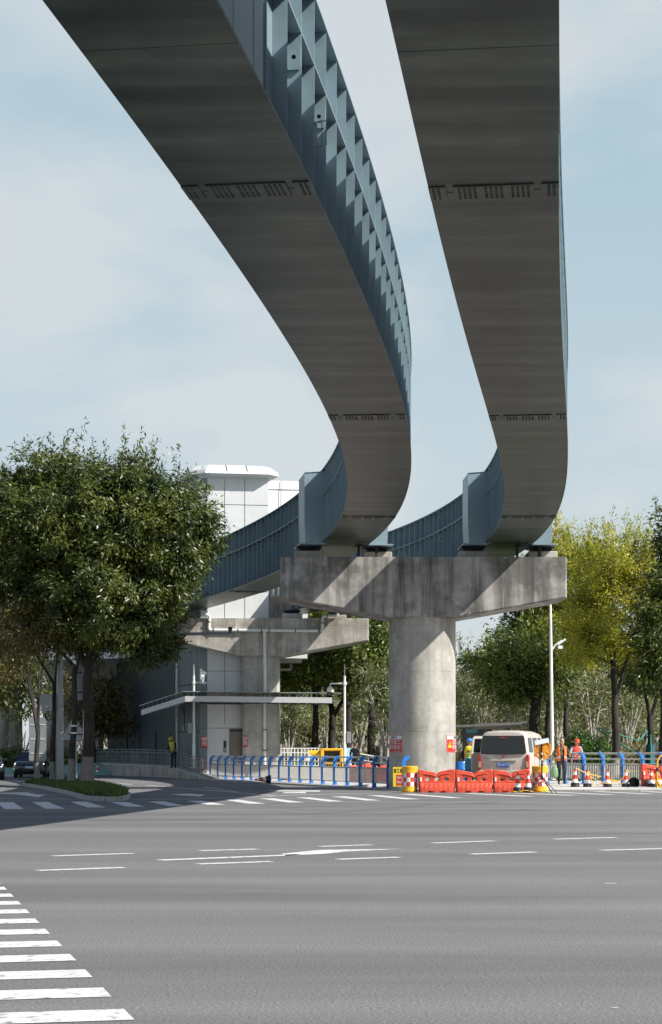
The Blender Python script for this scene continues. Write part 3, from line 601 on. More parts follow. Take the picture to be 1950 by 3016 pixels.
# ------------------------------------------------------------------ trees
def crown_leaves(lobes, ncl, per, rcl, L, Wd, seed, shoots=0, fill=.5, core=0):
    g = np.random.default_rng(seed); lb = np.array(lobes, float); wv = (lb[:, 3]*lb[:, 4]*lb[:, 5])**(2/3); wv /= wv.sum()
    cc = (lb[:, :3]*wv[:, None]).sum(0); cl_, nr = [], []
    tries = 0
    while len(cl_) < ncl and tries < ncl*30:
        tries += 1
        k = g.choice(len(lb), p=wv); d = g.normal(0, 1, 3); d /= np.linalg.norm(d); rr = 1-(1-fill)*0-fill*g.random()**1.6
        p = lb[k, :3]+d*lb[k, 3:]*rr
        # skip points that sit deep inside another lobe
        if any(j != k and (((p-lb[j, :3])/lb[j, 3:])**2).sum() < .16 for j in range(len(lb))): continue
        cl_.append(p); nr.append(d)
    cl_ = np.array(cl_); nr = np.array(nr)
    n = len(cl_)*per; idx = np.repeat(np.arange(len(cl_)), per); rad = rcl*(.6+.8*g.random(len(cl_)))[idx]
    Cp = cl_[idx]+g.normal(0, .5, (n, 3))*rad[:, None]*np.array([1, 1, .8]); nm = nr[idx]*.8+np.array([0, 0, .5])
    if shoots:
        top = cl_[g.choice(len(cl_), shoots, p=(lambda z: z/z.sum())(np.clip((cl_[:, 2]-cl_[:, 2].min())/np.ptp(cl_[:, 2])-.35, .0, 1)**1.5+1e-4))]
        ex = []
        for p in top:
            h = .5+g.random()*.9; ax = np.array([g.normal(0, .25), g.normal(0, .25), 1]); 
            for q in range(26): ex.append(p+np.array([0, 0, rcl*.5])+ax*h*q/26+g.normal(0, .07, 3))
        ex = np.array(ex); Cp = np.concatenate([Cp, ex]); nm = np.concatenate([nm, np.tile([0, -.4, .8], (len(ex), 1))])
    if core:
        k = g.choice(len(lb), core, p=wv); d = g.normal(0, 1, (core, 3)); d /= np.linalg.norm(d, axis=1)[:, None]
        pc = lb[k, :3]+d*lb[k, 3:]*(g.random((core, 1))**.45)*.70; Cp = np.concatenate([Cp, pc]); nm = np.concatenate([nm, d+np.array([0, 0, .4])])
    Lg = L*(.65+.7*g.random(len(Cp))); Wg = Wd*(.65+.7*g.random(len(Cp)))
    if core: Lg[-core:] *= 1.6; Wg[-core:] *= 2.6
    ud = np.zeros_like(Cp); off = Cp[:n]-cl_[idx]; ud[:n] = off/(np.linalg.norm(off, axis=1)[:, None]+1e-6)+nr[idx]*.5-np.array([0, 0, .25]); ud[n:] = (0, 0, .8)
    if core: ud[-core:] = g.normal(0, 1, (core, 3))
    return leaf_arrays(Cp, Lg, Wg, nm, seed+1, ud), cl_
def trunk_mesh(h, r, cl_, nlimb, seed, lean=(0, 0), nbr=60, fork=None, flare=1.5, white=0):
    g = np.random.default_rng(seed); b = MB(); K = 9
    path = [Vector((lean[0]*(i/K)**1.3*h+.03*h*math.sin(i*.9+seed)*.3, lean[1]*(i/K)*h+.02*math.sin(i*1.7), h*i/K-.15*(i == 0))) for i in range(K+1)]
    rad = [r*(flare-(flare-1)*min(1, i/1.6))*(1-.28*i/K) for i in range(K+1)]
    if white:
        kk = max(1, round(white/h*K)); b.mi = 1; b.tube(path[:kk+1], rad[:kk+1], 14); b.mi = 0; b.tube(path[kk:], rad[kk:], 14)
    else: b.tube(path, rad, 14)
    top = path[-1]; nodes = []; c = np.array(cl_); cen = c.mean(0)
    for j in range(nlimb):
        a = 2*math.pi*(j+.3*g.random())/nlimb+seed; ext = np.array([math.cos(a), math.sin(a), 0])
        far = c[np.argmax(((c-cen)@(ext*.8+np.array([0, 0, .75]))))]; e = Vector(cen*.25+far*.75)
        mid = top.lerp(e, .45)+Vector((0, 0, .08*(e-top).length)); st = path[-1-(j % 3)]
        lp = [st.lerp(mid, 0)]+[Vector(st*(1-s)**2+mid*2*s*(1-s)+e*s*s) for s in (.2, .4, .6, .8, 1.0)]
        lr = [r*.52*(1-.85*i/5) for i in range(6)]
        b.tube(lp, lr, 8); nodes += [(p, q) for p, q in zip(lp[1:], lr[1:])]
    sel = c[g.permutation(len(c))[:nbr]]
    for p in sel:
        p = Vector(p); cand = [(n_, q) for n_, q in nodes if n_.z < p.z+.6] or nodes
        n_, q = min(cand, key=lambda t: (t[0]-p).length); m_ = n_.lerp(p, .5)+Vector((0, 0, .12*(p-n_).length))
        b.tube([n_, m_, p], [min(q, r*.2), r*.09, r*.03], 5)
    return b
def tree(name, label, loc, h, r, lobes, leaf, ncl, per, rcl, L, Wd, seed, nlimb=4, shoots=0, group=None, bark='bark', lean=(0, 0), nbr=60, fill=.5, white=0, cat='tree', flare=1.5, core=0):
    t = thing(name, label, cat, loc, 0, group)
    V, cl_ = crown_leaves(lobes, ncl, per, rcl, L, Wd, seed, shoots, fill, core)
    link(leaf_mesh('crown', V, [M[leaf]]), 'crown', t)
    trunk_mesh(h, r, cl_, nlimb, seed, lean, nbr, white=white, flare=flare).build('trunk', [M[bark], M['whitewash']], t, True)
    return t
bt = G(258, 2313, .1); D_ = bt.y; k_ = D_/F_PX
def rel(u, v, ru, rv, dy=0, ry=None): return ((u-258)*k_, dy, (2313-v)*k_, ru*k_, (ry or ru)*k_, rv*k_)
big = tree('ash_tree', 'big dense dark green tree with a thick trunk on the tip of the traffic island', bt, 5.2, .25,
     [rel(300, 1560, 240, 230), rel(110, 1530, 200, 205), rel(480, 1560, 165, 190, -.6), rel(330, 1740, 250, 185), rel(60, 1650, 160, 170), rel(410, 1860, 130, 110, -.5), rel(260, 1840, 130, 100), rel(-60, 1600, 150, 200), rel(560, 1590, 90, 110), rel(520, 1700, 80, 80, -1.0)],
     'leafdark', 1450, 100, .42, .21, .062, 11, 5, 230, nbr=120, fill=.55, lean=(.01, 0), flare=1.4, core=42000, white=1.1)
# slim island trees
slim = [(108, 2304, 2.6, .125, 'leftmost slim tree on the island, trunk passing in front of the rounded sign back'), (155, 2309, 4.2, .12, 'slim island tree whose trunk splits in two beside the grey cabinet'), (212, 2313, 4.8, .135, 'slim island tree with two pale bands round its trunk near the triangular sign')]
for i, (u, v, h, r, lb) in enumerate(slim):
    p = G(u, v, .1); kk = p.y/F_PX
    lobes = [((-40-u*.2)*kk, 0, (v-1880+20*i)*kk, 130*kk, 130*kk, 95*kk), (-10*kk, .3, (v-1790-15*i)*kk, 110*kk, 110*kk, 90*kk), (-90*kk, -.4, (v-1960)*kk, 70*kk, 70*kk, 60*kk)][:3 if i < 1 else 2]
    t = tree('young_ash_tree', lb, p, h, r, lobes, 'leafbrown', 90, 70, .6, .2, .06, 20+i, 4 if i == 0 else 2, 10, 'slim trees on the traffic island', white=.9, lean=((.02, -.005), (.02, .005), (.03, 0))[i], nbr=40)
    if i == 2:
        b = MB()
        for v_ in (2138, 2159): b = MB(); b.lathe([(.135, -.03), (.14, 0), (.135, .03)], 16, (h*.03*.5+.02, 0, (v-v_)*kk), False); b.build('trunk_band', M['reflw'], t)
# left backdrop tree (autumn tint) behind the island
for u, v, d, H, R_, lf, lb, sd in [(30, 1960, 152, 9.0, 4.4, 'leafbrown', 'brownish autumn tree at the left edge, in shade behind the slim island trees', 41), (275, 2150, 122, 4.6, 1.9, 'leafbrown', 'small yellowing tree glimpsed between the sign post and the big tree trunk', 42), (-40, 2000, 100, 6.0, 3.0, 'leafdark', 'dark leafy tree low at the left edge above the parked cars', 43)]:
    tree('roadside_tree', lb, (X(u, d), d, 0), 3.2, .16, [(0, 0, H, R_, R_, R_*.75), (R_*.5, .2, H-1.2, R_*.7, R_*.7, R_*.5)], lf, 110, 80, .8, .28, .09, sd, 4, 10)
# trees behind the far fence, between the two piers
mid_lob = [(0, 0, 7.0, 2.5, 2.5, 2.2), (-1.6, .3, 5.9, 1.7, 1.7, 1.3), (1.6, -.2, 6.2, 1.8, 1.8, 1.5), (.2, .2, 8.6, 1.7, 1.7, 1.4)]
def gz(x, y): return terr(x, y)
def put(u, d): x = X(u, d); return (x, d, gz(x, d))
m1 = tree('street_tree', 'green street tree with dark trunk, forking low just right of the far pier column', put(929, 114), 3.5, .25, mid_lob, 'leafmid', 170, 80, .7, .3, .09, 51, 4, 40, 'street trees behind the blue fence', nbr=60, lean=(0, 0))
m2 = tree('street_tree', 'green street tree with a bent side limb, left of the camera pole', put(978, 118), 3.7, .26, [(0, 0, 7.3, 2.3, 2.3, 2.0), (1.8, 0, 6.4, 1.9, 1.9, 1.4), (-1.0, .4, 8.8, 1.9, 1.9, 1.4), (.6, 0, 5.2, 1.3, 1.3, .9)], 'leafmid', 170, 80, .7, .3, .09, 52, 3, 40, 'street trees behind the blue fence', nbr=60)
for u, d, src, rz, sc, lb in [(1026, 122, m1, 2.1, 1.05, 'green street tree whose trunk stands just behind the camera pole with the dome'), (1094, 112, m2, 1.2, 1.0, 'green street tree with a straight dark trunk, nearest the left side of the near column'), (860, 150, m1, 4.0, 1.05, 'yellow green tree right behind the far pier column above the canopy'), (1140, 140, m1, 3.0, 1.3, 'tall green tree rising behind the left side of the near column'), (1180, 165, m2, 2.6, 1.3, 'green tree mostly hidden behind the near column')]:
    dup(src, put(u, d), rz, lb, group='street trees behind the blue fence', scale=sc)
# right hand trees
def R3(u0, v0, d):
    k = d/F_PX; return lambda u, v, ru, rv, dy=0: ((u-u0)*k, dy, (v0-v)*k, ru*k, ru*k, rv*k)
r = R3(1813, 2270, 90)
ry1 = tree('yellow_tree', 'tall yellow green tree with a forked trunk behind the right fence', (X(1813, 90), 90, gz(9, 90)), 3.9, .21,
     [r(1790, 1660, 105, 115), r(1870, 1740, 110, 130), r(1740, 1770, 115, 115), r(1850, 1880, 110, 75), r(1720, 1880, 105, 70), r(1885, 1650, 75, 95), r(1925, 1690, 60, 110)], 'leafyel', 420, 85, .5, .19, .052, 61, 4, 170, 'yellow green trees on the right', nbr=100, fill=.8, white=.9)
r = R3(1668, 2260, 99)
ry2 = tree('yellow_tree', 'slender yellow green tree beside the pier cap end, trunk behind the man in orange', (X(1668, 99), 99, gz(9, 99)), 3.8, .17,
     [r(1660, 1640, 85, 95), r(1720, 1650, 70, 80), r(1690, 1760, 105, 110), r(1630, 1850, 110, 75), r(1700, 1900, 110, 65), r(1590, 1700, 60, 90)], 'leafyel', 380, 85, .5, .19, .052, 62, 3, 170, 'yellow green trees on the right', nbr=90, fill=.8)
r = R3(1585, 2250, 95)
rd1 = tree('dark_tree', 'dark green tree with a thick leaning trunk just left of the street lamp', (X(1572, 95), 95, gz(9, 95)), 4.6, .33,
     [r(1560, 1900, 130, 80), r(1480, 1930, 100, 70), r(1640, 1930, 100, 75), r(1570, 2000, 110, 50)], 'leafmid', 170, 75, .65, .28, .085, 63, 4, 20, 'dark trees on the right', nbr=60, lean=(.035, 0), fill=.7)
rd2 = tree('dark_tree', 'dark trunked tree standing right behind the street lamp pole', (X(1618, 101), 101, gz(9, 101)), 4.8, .24, [(0, 0, 7.6, 2.4, 2.4, 1.6), (1.2, 0, 6.6, 1.8, 1.8, 1.1), (-1.2, .4, 8.4, 1.6, 1.6, 1.3)], 'leafmid', 130, 75, .65, .28, .085, 64, 4, 20, 'dark trees on the right', nbr=50, fill=.7)
r = R3(1955, 2260, 86)
rd3 = tree('dark_tree', 'dark green tree cut by the right edge of the photo', (X(1958, 86), 86, gz(9, 86)), 4.2, .27, [r(1985, 1560, 65, 110), r(1955, 1720, 75, 110), r(1930, 1860, 80, 90), r(1900, 1950, 60, 45)], 'leafdark', 190, 80, .6, .26, .08, 65, 4, 40, 'dark trees on the right', nbr=60, fill=.7)
rd4 = tree('staked_tree', 'small dark tree with blue wrapped trunk and green stakes near the right edge', (X(1916, 93), 93, gz(9, 93)), 2.9, .2, [(0, 0, 4.6, 1.3, 1.3, .9), (-.8, 0, 5.4, 1.2, 1.2, .9), (.8, .3, 5.6, 1.2, 1.2, .9)], 'leafdark', 90, 70, .55, .24, .08, 66, 3, 10, nbr=40)
b = MB(); b.lathe([(.31, 0), (.235, .45), (.222, 1.5)], 16, (0, 0, .0), False); b.build('trunk_wrap', M['wrap'], rd4, True)
b = MB()
for a in (.4, 2.5, 4.6): b.tube([(math.cos(a)*1.6, math.sin(a)*1.6, -.1), (math.cos(a)*.16, math.sin(a)*.16, 1.9)], .03, 6)
b.tube([(-.06, -.32, 0), (-.05, -.3, 2.0)], .035, 6); b.build('stake', M['greenpaint'], rd4, True)
b = MB(); x0 = X(1770, 95); z0 = gz(x0, 95)
for a, e in (((X(1756, 95), 95, Z(2145, 95)), (X(1887, 92), 92, Z(2230, 92))), ((X(1760, 95.2), 95.2, Z(2143, 95)), (X(1880, 97), 97, Z(2182, 97))), ((X(1885, 97), 97, Z(2180, 97)), (X(1915, 98), 98, Z(2140, 98))), ((X(1680, 96), 96, Z(2185, 96)), (X(1735, 98), 98, Z(2230, 98)))): b.tube([a, e], .035, 6)
tag(b.build('support_stake', M['greenpaint'], smooth=True), 'thin green support poles slanting behind the right fence', 'pole')
# pale bare woodland trees
pl = tree('bare_tree', 'pale multi-stemmed thin tree with sparse leaves in the woodland behind the van', (0, 0, 0), .7, .16, [(0, 0, 3.4, 1.9, 1.9, 1.6), (.6, .3, 5.0, 1.5, 1.5, 1.2), (-.7, 0, 4.8, 1.3, 1.3, 1.1)], 'leafpale', 120, 26, .55, .22, .07, 71, 7, 15, 'pale thin woodland trees', 'barkpale', nbr=110, fill=.9)
spots = [(1375, 112), (1420, 108), (1465, 116), (1510, 110), (1560, 118), (1640, 106), (1700, 112), (1745, 108), (1790, 116), (1850, 110), (1900, 118), (1140, 108), (850, 128), (1060, 130), (1400, 128), (1490, 132), (1660, 126), (1760, 130), (1840, 134), (960, 135)]
for i, (u, d) in enumerate(spots):
    o = pl if i == 0 else dup(pl, group='pale thin woodland trees')
    o.location = put(u, d); o.rotation_euler = (0, 0, i*1.37); o.scale = (1, 1, .85+.3*((i*37 % 10)/10)); o['label'] = 'pale thin many-stemmed tree with sparse leaves in the woodland behind the fences'
# dense shrubs
def shrub(name, label, loc, lobes, leaf, ncl, per, rcl, L, W, seed, cat='shrub', group=None):
    t = thing(name, label, cat, loc, 0, group); V, cl_ = crown_leaves(lobes, ncl, per, rcl, L, W, seed, 6, .6)
    link(leaf_mesh('foliage', V, [M[leaf]]), 'foliage', t); b = MB(); g = np.random.default_rng(seed)
    for p in cl_[:24]: b.tube([(g.normal(0, .1), g.normal(0, .1), -.1), Vector(p)*.5+Vector((0, 0, .1)), Vector(p)], [.03, .02, .008], 5)
    b.build('stem', M['bark'], t); return t
x = X(1735, 93); shrub('shrub', 'bright green rounded shrub behind the worker in the red helmet', (x, 93, gz(x, 93)), [(0, 0, .95, 1.5, 1.0, .95), (-.5, 0, 1.4, .9, .8, .7)], 'leafshrub', 110, 90, .4, .15, .05, 81)
for i, (u, d, w_) in enumerate([(1800, 100, 2.5), (1870, 102, 2.6), (1940, 100, 2.4)]):
    x = X(u, d); shrub('dry_shrub', ('dry brownish shrub clump left of the staked tree behind the lawn', 'low yellow and green shrub patch behind the forked yellow tree', 'dry shrub patch at the right edge behind the fence')[i], (x, d, gz(x, d)), [(0, 0, .5, w_/2+.4, .9, .65)], ('drygrass', 'leafpale', 'drygrass')[i], 100, 60, .4, .16, .05, 85+i)
# far wood and berm grass as stuff
g = np.random.default_rng(9); n = 430; ang = g.uniform(-.14, .21, n); d = g.uniform(150, 330, n); xs = np.tan(ang)*d; hh = g.uniform(5, 13, n)*(.6+.5*(d-150)/180)
zb_ = np.array([terr(a, c) for a, c in zip(xs, d)]); Cs, Ns, Ls = [], [], []
for i in range(n):
    m_ = 190; p = g.normal(0, 1, (m_, 3)); p /= np.linalg.norm(p, axis=1)[:, None]; rr = g.random((m_, 1))**.4; h = hh[i]
    Cs.append(np.array([xs[i], d[i], zb_[i]+h*.62])+p*rr*np.array([h*.30, h*.3, h*.42])); Ns.append(p+np.array([0, 0, .4])); Ls.append(np.full(m_, .35+d[i]*.0016))
C = np.concatenate(Cs); L = np.concatenate(Ls); V = leaf_arrays(C, L, L*.5, np.concatenate(Ns), 12)
idx = np.repeat(g.integers(0, 3, n), 190)
fw = link(leaf_mesh('far_wood', V, [M['leafpale'], M['leafmid'], M['leafbrown']], idx=idx), 'far_wood'); tag(fw, 'mixed green and olive woodland filling the background beyond the road', 'woodland', kind='stuff')
b = MB()
for i in range(n):
    k = 2 if d[i] < 240 else 1
    for _ in range(k): b.tube([(xs[i], d[i], zb_[i]-.2), (xs[i]+g.normal(0, .7), d[i], zb_[i]+hh[i]*.5), (xs[i]+g.normal(0, 1.2), d[i], zb_[i]+hh[i]*.8)], [.13, .09, .04], 5)
    if i % 3 == 0:
        for sg in (-1, 1): b.tube([(xs[i]+sg*1.5, d[i], zb_[i]-.1), (xs[i], d[i], zb_[i]+2.6)], .05, 4)
tag(b.build('far_wood_trunks', M['barkpale']), 'thin pale trunks and props of the background woodland', 'tree trunks', kind='stuff')
C = np.stack([g.uniform(-12, 45, 30000), g.uniform(99, 150, 30000), np.zeros(30000)], 1); C[:, 2] = [terr(a, c)+g.random()*.35 for a, c, _ in C]
keep = (C[:, 0] > np.where(C[:, 1] < 113, 5, -4)) & (C[:, 0] < C[:, 1]*.2); C = C[keep]
V = leaf_arrays(C, np.full(len(C), .55), np.full(len(C), .06), np.array([[0, -1, .2]]), 15, np.array([[0, 0, 1.]]))
tag(link(leaf_mesh('berm_grass', V, [M['drygrass'], M['grass']], idx=(np.sin(C[:, 0]*.7)+np.cos(C[:, 1]*.31) > .35).astype(int)), 'berm_grass'), 'dry straw coloured grass on the bank behind the pavement', 'grass', kind='stuff')
C = np.stack([g.uniform(4, 30, 26000), g.uniform(83.3, 96, 26000), np.zeros(26000)], 1); C[:, 2] = [terr(a, c)+.02+g.random()*.05 for a, c, _ in C]; C = C[C[:, 0] < C[:, 1]*.2]
V = leaf_arrays(C, np.full(len(C), .16), np.full(len(C), .05), np.array([[0, -1, .2]]), 16, np.array([[0, 0, 1.]]))
tag(link(leaf_mesh('lawn_grass', V, [M['grass']]), 'lawn_grass'), 'mown green lawn behind the right blue fence', 'grass', kind='stuff')
# ------------------------------------------------------------------ fences
def fence(name, label, p0, p1, n, z0, z1, hook, group, npick=9):
    p0 = Vector(p0); p1 = Vector(p1); d = (p1-p0); rz = math.atan2(d.y, d.x); dn = d.normalized(); side = Vector((-dn.y, dn.x, 0))*hook
    t = thing(name, label, 'fence', (p0.x, p0.y, 0), 0, group)
    prof = [(-.12, 0), (.12, 0), (.078, .07), (.074, .95), (.09, 1.03), (.14, 1.09), (.225, 1.14), (.25, 1.20), (.21, 1.25), (.12, 1.24), (.0, 1.18), (-.06, 1.08), (-.076, .95), (-.078, .07)]
    pos = [p0.lerp(p1, i/(n-1))+Vector((0, 0, z0+(z1-z0)*i/(n-1))) for i in range(n)]
    for p in pos:
        b = MB(); b.prism([p+side*w_-dn*.028+Vector((0, 0, z)) for w_, z in prof], dn*.056); b.bevbox((p.x, p.y, p.z+.012), (.2, .2, .024), .008, rz); b.build('fence_post', M['blue'], t, world=True)
    for w_, z, rr in ((.17, 1.185, .036), (.0, .975, .027), (.0, .775, .027)):
        b = MB(); b.tube([p+side*w_+Vector((0, 0, z)) for p in pos], rr, 8); b.build('rail', M['stain'], t, True, world=True)
    for a, c in zip(pos[:-1], pos[1:]):
        b = MB(); L = (c-a).length; v = (c-a)/L
        b.tube([a+v*.05+Vector((0, 0, .19)), c-v*.05+Vector((0, 0, .19))], .022, 6); b.tube([a+v*.05+Vector((0, 0, .752)), c-v*.05+Vector((0, 0, .752))], .012, 4)
        for k in range(npick): b.tube([a+v*L*(k+.5)/npick+Vector((0, 0, .19)), a+v*L*(k+.5)/npick+Vector((0, 0, .757))], .019, 6)
        b.build('baluster_panel', M['stain'], t, world=True)
    return t
fl = fence('barrier_fence', 'long blue posted steel fence curving from the ramp to the near column', (-6.45, 102, 0), (2.70, 70.6, 0), 19, .03, .05, 1, 'blue posted pavement fences', 15)
fr = fence('barrier_fence', 'blue posted steel fence on the right in front of the lawn', (X(1560, 77), 77.2, 0), (X(2015, 70.6), 70.6, 0), 9, .2, .2, -1, 'blue posted pavement fences', 11)
# yellow notice hung on the end of the left fence
def board(name, label, cat, loc, w_, h, base, rz=0, parts=(), frame=None, parent=None):
    t = thing(name, label, cat, loc, rz) ; b = MB(); b.bevbox((0, 0, h/2), (w_, .02, h), .004); b.build('panel', M[base], t)
    return t
def put_text(t, s, size, m, x, z, wd=None, y=-.014): return lettering(s, size, M[m], t, lambda a, c, e: (x+a, y-e, z+c), wd)
t = board('notice_board', 'yellow construction notice hung on the end of the left fence beside the drum', 'sign', (X(1178, 70.2), 70.15, .16), .52, .72, 'signyellow')
put_text(t, '施工重地', .17, 'ink', 0, .58, .46); b = MB(); b.box((.04, -.012, .24), (.36, .006, .40)); b.build('red_panel', M['red'], t); put_text(t, '闲人免进', .10, 'reflw', .04, .33, .3, -.018); put_text(t, '禁止入内', .10, 'reflw', .04, .16, .3, -.018)
# posters wrapped round the near column
def wrapped(name, label, ang, cz, wd_, ht, tri, Rr=1.262, cx=3.46, cy=72.05):
    t = thing(name, label, 'sign', (cx, cy, 0)); dA = wd_/Rr
    def W(x, z, off): a = -math.pi/2+ang+x/Rr; return (math.cos(a)*(Rr+off), math.sin(a)*(Rr+off), cz+z)
    def patch(x0, x1, z0, z1, off, nm, m, K=12):
        b = MB(); b.loft([[W(x0+(x1-x0)*i/K, z0, off-.004), W(x0+(x1-x0)*i/K, z0, off), W(x0+(x1-x0)*i/K, z1, off), W(x0+(x1-x0)*i/K, z1, off-.004)] for i in range(K+1)]); return b.build(nm, M[m], t)
    patch(0, wd_, 0, ht, .008, 'panel', 'red'); patch(.035, wd_-.035, ht-.155, ht-.03, .012, 'header', 'reflw')
    for z_ in (.018, ht-.018): patch(.018, wd_-.018, z_-.004, z_+.004, .011, 'border', 'reflw')
    for x_ in (.018, wd_-.018): patch(x_-.004, x_+.004, .02, ht-.02, .0115, 'border', 'reflw', 2)
    x_c = wd_*.64 if tri else wd_*.5; ww = wd_*.58 if tri else wd_*.86
    for s_, sz, z_, m_, w2 in (('温馨提示', .09, ht-.092, 'ink', .42), ('正在施工', .18, ht*.585, 'reflw', ww), ('请勿靠近', .18, ht*.30, 'reflw', ww), ('安全生产人人有责', .045, ht*.09, 'reflw', .3)):
        lettering(s_, sz, M[m_], t, lambda a, c, e: W((x_c if z_ != ht*.09 else wd_*.72)+a, z_+c, .017+e*.5), w2)
    if tri:
        q = wd_*.19; b = MB(); b.prism([W(q-.13, .19, .012), W(q+.13, .19, .012), W(q, .45, .012)], Vector(W(q, .3, .02))-Vector(W(q, .3, .012))); b.build('warning_triangle', M['signyellow'], t)
        b = MB(); b.add([W(q+.005, .40, .022), W(q-.04, .30, .022), W(q-.002, .30, .022), W(q-.02, .22, .022), W(q+.045, .32, .022), W(q+.008, .32, .022)], [(0, 1, 2, 5), (2, 3, 4, 5)]); b.build('lightning_mark', M['ink'], t)
    return t
wrapped('warning_poster', 'red construction warning poster wrapped round the left side of the near column', R(-81), Z(2217, 71), .93, .66, False)
wrapped('warning_poster', 'red warning poster with yellow triangle wrapped round the right side of the near column', R(42.5), Z(2217, 71), 1.05, .66, True)
def flat_poster(label, p, w_, h, rz, big=True):
    t = thing('warning_poster', label, 'sign', p, rz); b = MB(); b.bevbox((0, 0, 0), (w_, .012, h), .003); b.build('panel', M['red'], t)
    b = MB(); b.box((0, -.008, h/2-.1), (w_*.9, .006, .12)); b.build('header', M['reflw'], t)
    put_text(t, '温馨提示', .08, 'red', 0, h/2-.1, w_*.7, -.012); put_text(t, '正在施工', .2, 'reflw', 0, h*.06, w_*.88, -.009); put_text(t, '请勿靠近', .2, 'reflw', 0, -h*.22, w_*.88, -.009); return t
flat_poster('red warning poster on the left edge of the far square column', (X(722, 102.6), 102.66, Z(2184, 102.5)), .30, .60, R(-35)); 
flat_poster('narrow red warning poster on the lit corner of the lift tower', (A0.x+.24, A0.y-.02+.02, Z(2186, 103)), .34, .60, rzF)
flat_poster('red notice hung on the sloping ramp railing', (X(598, 99.2), 99.1, .82), .32, .66, R(-58))
# ------------------------------------------------------------------ ramp with railing
rp_ = thing('access_ramp', 'grey concrete access ramp with steel railings along the station wall', 'ramp', (-9.35, 108, 0))
RP = [Vector((-15.4, 123, .72)), Vector((-12.0, 114.5, .68)), Vector((-9.35, 108, .62)), Vector((-8.6, 105.6, .55)), Vector((-6.55, 99.2, .06))]
inn = Vector((1.9, .75, 0))
b = MB(); b.loft([[p+Vector((0, 0, -.05-p.z)), p, p+inn, p+inn+Vector((0, 0, -.05-p.z))] for p in RP]); b.build('ramp_slab', M['concrete2'], rp_, world=True)
b = MB(); b.loft([[p+Vector((-.02, -.02, -.02)), p+Vector((-.02, -.02, .05)), p+Vector((.12, .05, .05)), p+Vector((.12, .05, -.02))] for p in RP]); b.build('ramp_coping', M['paving'], rp_, world=True)
b = MB()
for off in (Vector((.06, .03, 0)), inn-Vector((.1, .04, 0))):
    for z in (.93, .78, .48, .3, .12): b.tube([p+off+Vector((0, 0, z)) for p in RP], .024 if z > .7 else .011, 6)
    for a, c in zip(RP[:-1], RP[1:]):
        n = int((c-a).length/.27)
        for k in range(n): p = a.lerp(c, k/n)+off; b.tube([p, p+Vector((0, 0, .93 if k % 4 == 0 else .78))], .017 if k % 4 else .024, 5)
b.build('railing', M['galv'], rp_, world=True)
# ------------------------------------------------------------------ barriers, drums, cones
def outline_solid(outer, holes, ext, bev):
    cu = bpy.data.curves.new('tmp', 'CURVE'); cu.dimensions = '2D'; cu.fill_mode = 'BOTH'; cu.extrude = ext; cu.bevel_depth = bev; cu.bevel_resolution = 2
    for pl_ in [outer]+holes:
        s_ = cu.splines.new('POLY'); s_.points.add(len(pl_)-1); s_.use_cyclic_u = True
        for q, (x, y) in zip(s_.points, pl_): q.co = (x, y, 0, 1)
    o = bpy.data.objects.new('tmp', cu); COL.objects.link(o); bpy.context.view_layer.update()
    me = bpy.data.meshes.new_from_object(o.evaluated_get(bpy.context.evaluated_depsgraph_get())); bpy.data.objects.remove(o)
    b = MB(); b.add([(v.co.x, v.co.z, v.co.y) for v in me.vertices], [tuple(p.vertices) for p in me.polygons]); return b
def make_barrier(label, loc, rz, seed=0, col='orange'):
    t = thing('water_barrier', label, 'barrier', loc, rz, 'orange water filled barriers'); g = random.Random(seed); j = lambda a: a+g.uniform(-.015, .015)
    outer = [(-.61, .03), (.61, .03), (.625, .4), (.63, .76), (.60, .80), (.50, .795), (.32, j(.745)), (.16, j(.72)), (.07, j(.68)), (.02, .615), (-.04, .64), (-.10, j(.70)), (-.22, j(.715)), (-.38, j(.735)), (-.52, .775), (-.60, .78), (-.63, .73), (-.625, .4)]
    hol = [[(cx+.105*math.copysign(abs(math.cos(a))**.7, math.cos(a)), .47+.085*math.copysign(abs(math.sin(a))**.7, math.sin(a))) for a in [2*math.pi*k/16 for k in range(16)]] for cx in (-.33, 0, .33)]
    b = outline_solid(outer, hol, .10, .028)
    b.v = [(x, y*(1 if z > .5 else .9), z) for x, y, z in b.v]
    prof = [(-.22, 0), (-.225, .12), (-.20, .24), (-.135, .335), (.135, .335), (.20, .24), (.225, .12), (.22, 0)]
    K = 24
    b.loft([[(-.60+1.2*i/K, y*(1 if .02 < i/K < .98 else .92)*(1+.05*math.sin(i*1.9+seed)*(z > .1)), (z if not (z < .01 and (5 < i < 10 or 14 < i < 19)) else .05)) for y, z in prof] for i in range(K+1)])
    for k in range(7): x = -.48+k*.15; b.tube([(x, -.222, .14), (x+.12, -.19, .30)], .012, 5)
    b.tube([(-.6, -.10, .66), (-.3, -.145, .645), (-.08, -.14, .60), (0, -.13, .55)], .02, 6); b.tube([(.6, -.10, .68), (.3, -.145, .665), (.1, -.14, .61), (0, -.13, .55)], .02, 6)
    b.build('barrier_body', M[col], t, True)
    b = MB(); b.bevbox((-.565, -.136, .46), (.06, .02, .15), .005); b.build('reflector', M['reflw'], t)
    return t
by = 67.6
for i, (u, lb, rz) in enumerate([(1286, 'orange water barrier next to the left drum, in front of the round column', .0), (1396, 'orange water barrier in the middle of the row of three before the van', .01), (1506, 'orange water barrier nearest the reel, with two cones leaning before it', -.02)]):
    make_barrier(lb, (X(u, by), by, 0), rz, i)
make_barrier('orange water barrier at the right edge behind the cones', (X(1938, 71.2), 71.2, .19), .12, 7)
make_barrier('orange water barrier behind the left fence, right of the yellow machine', (X(1115, 84), 84, .1), .2, 8); make_barrier('orange water barrier standing behind the yellow machine', (X(1052, 88), 88, .1), .4, 9)
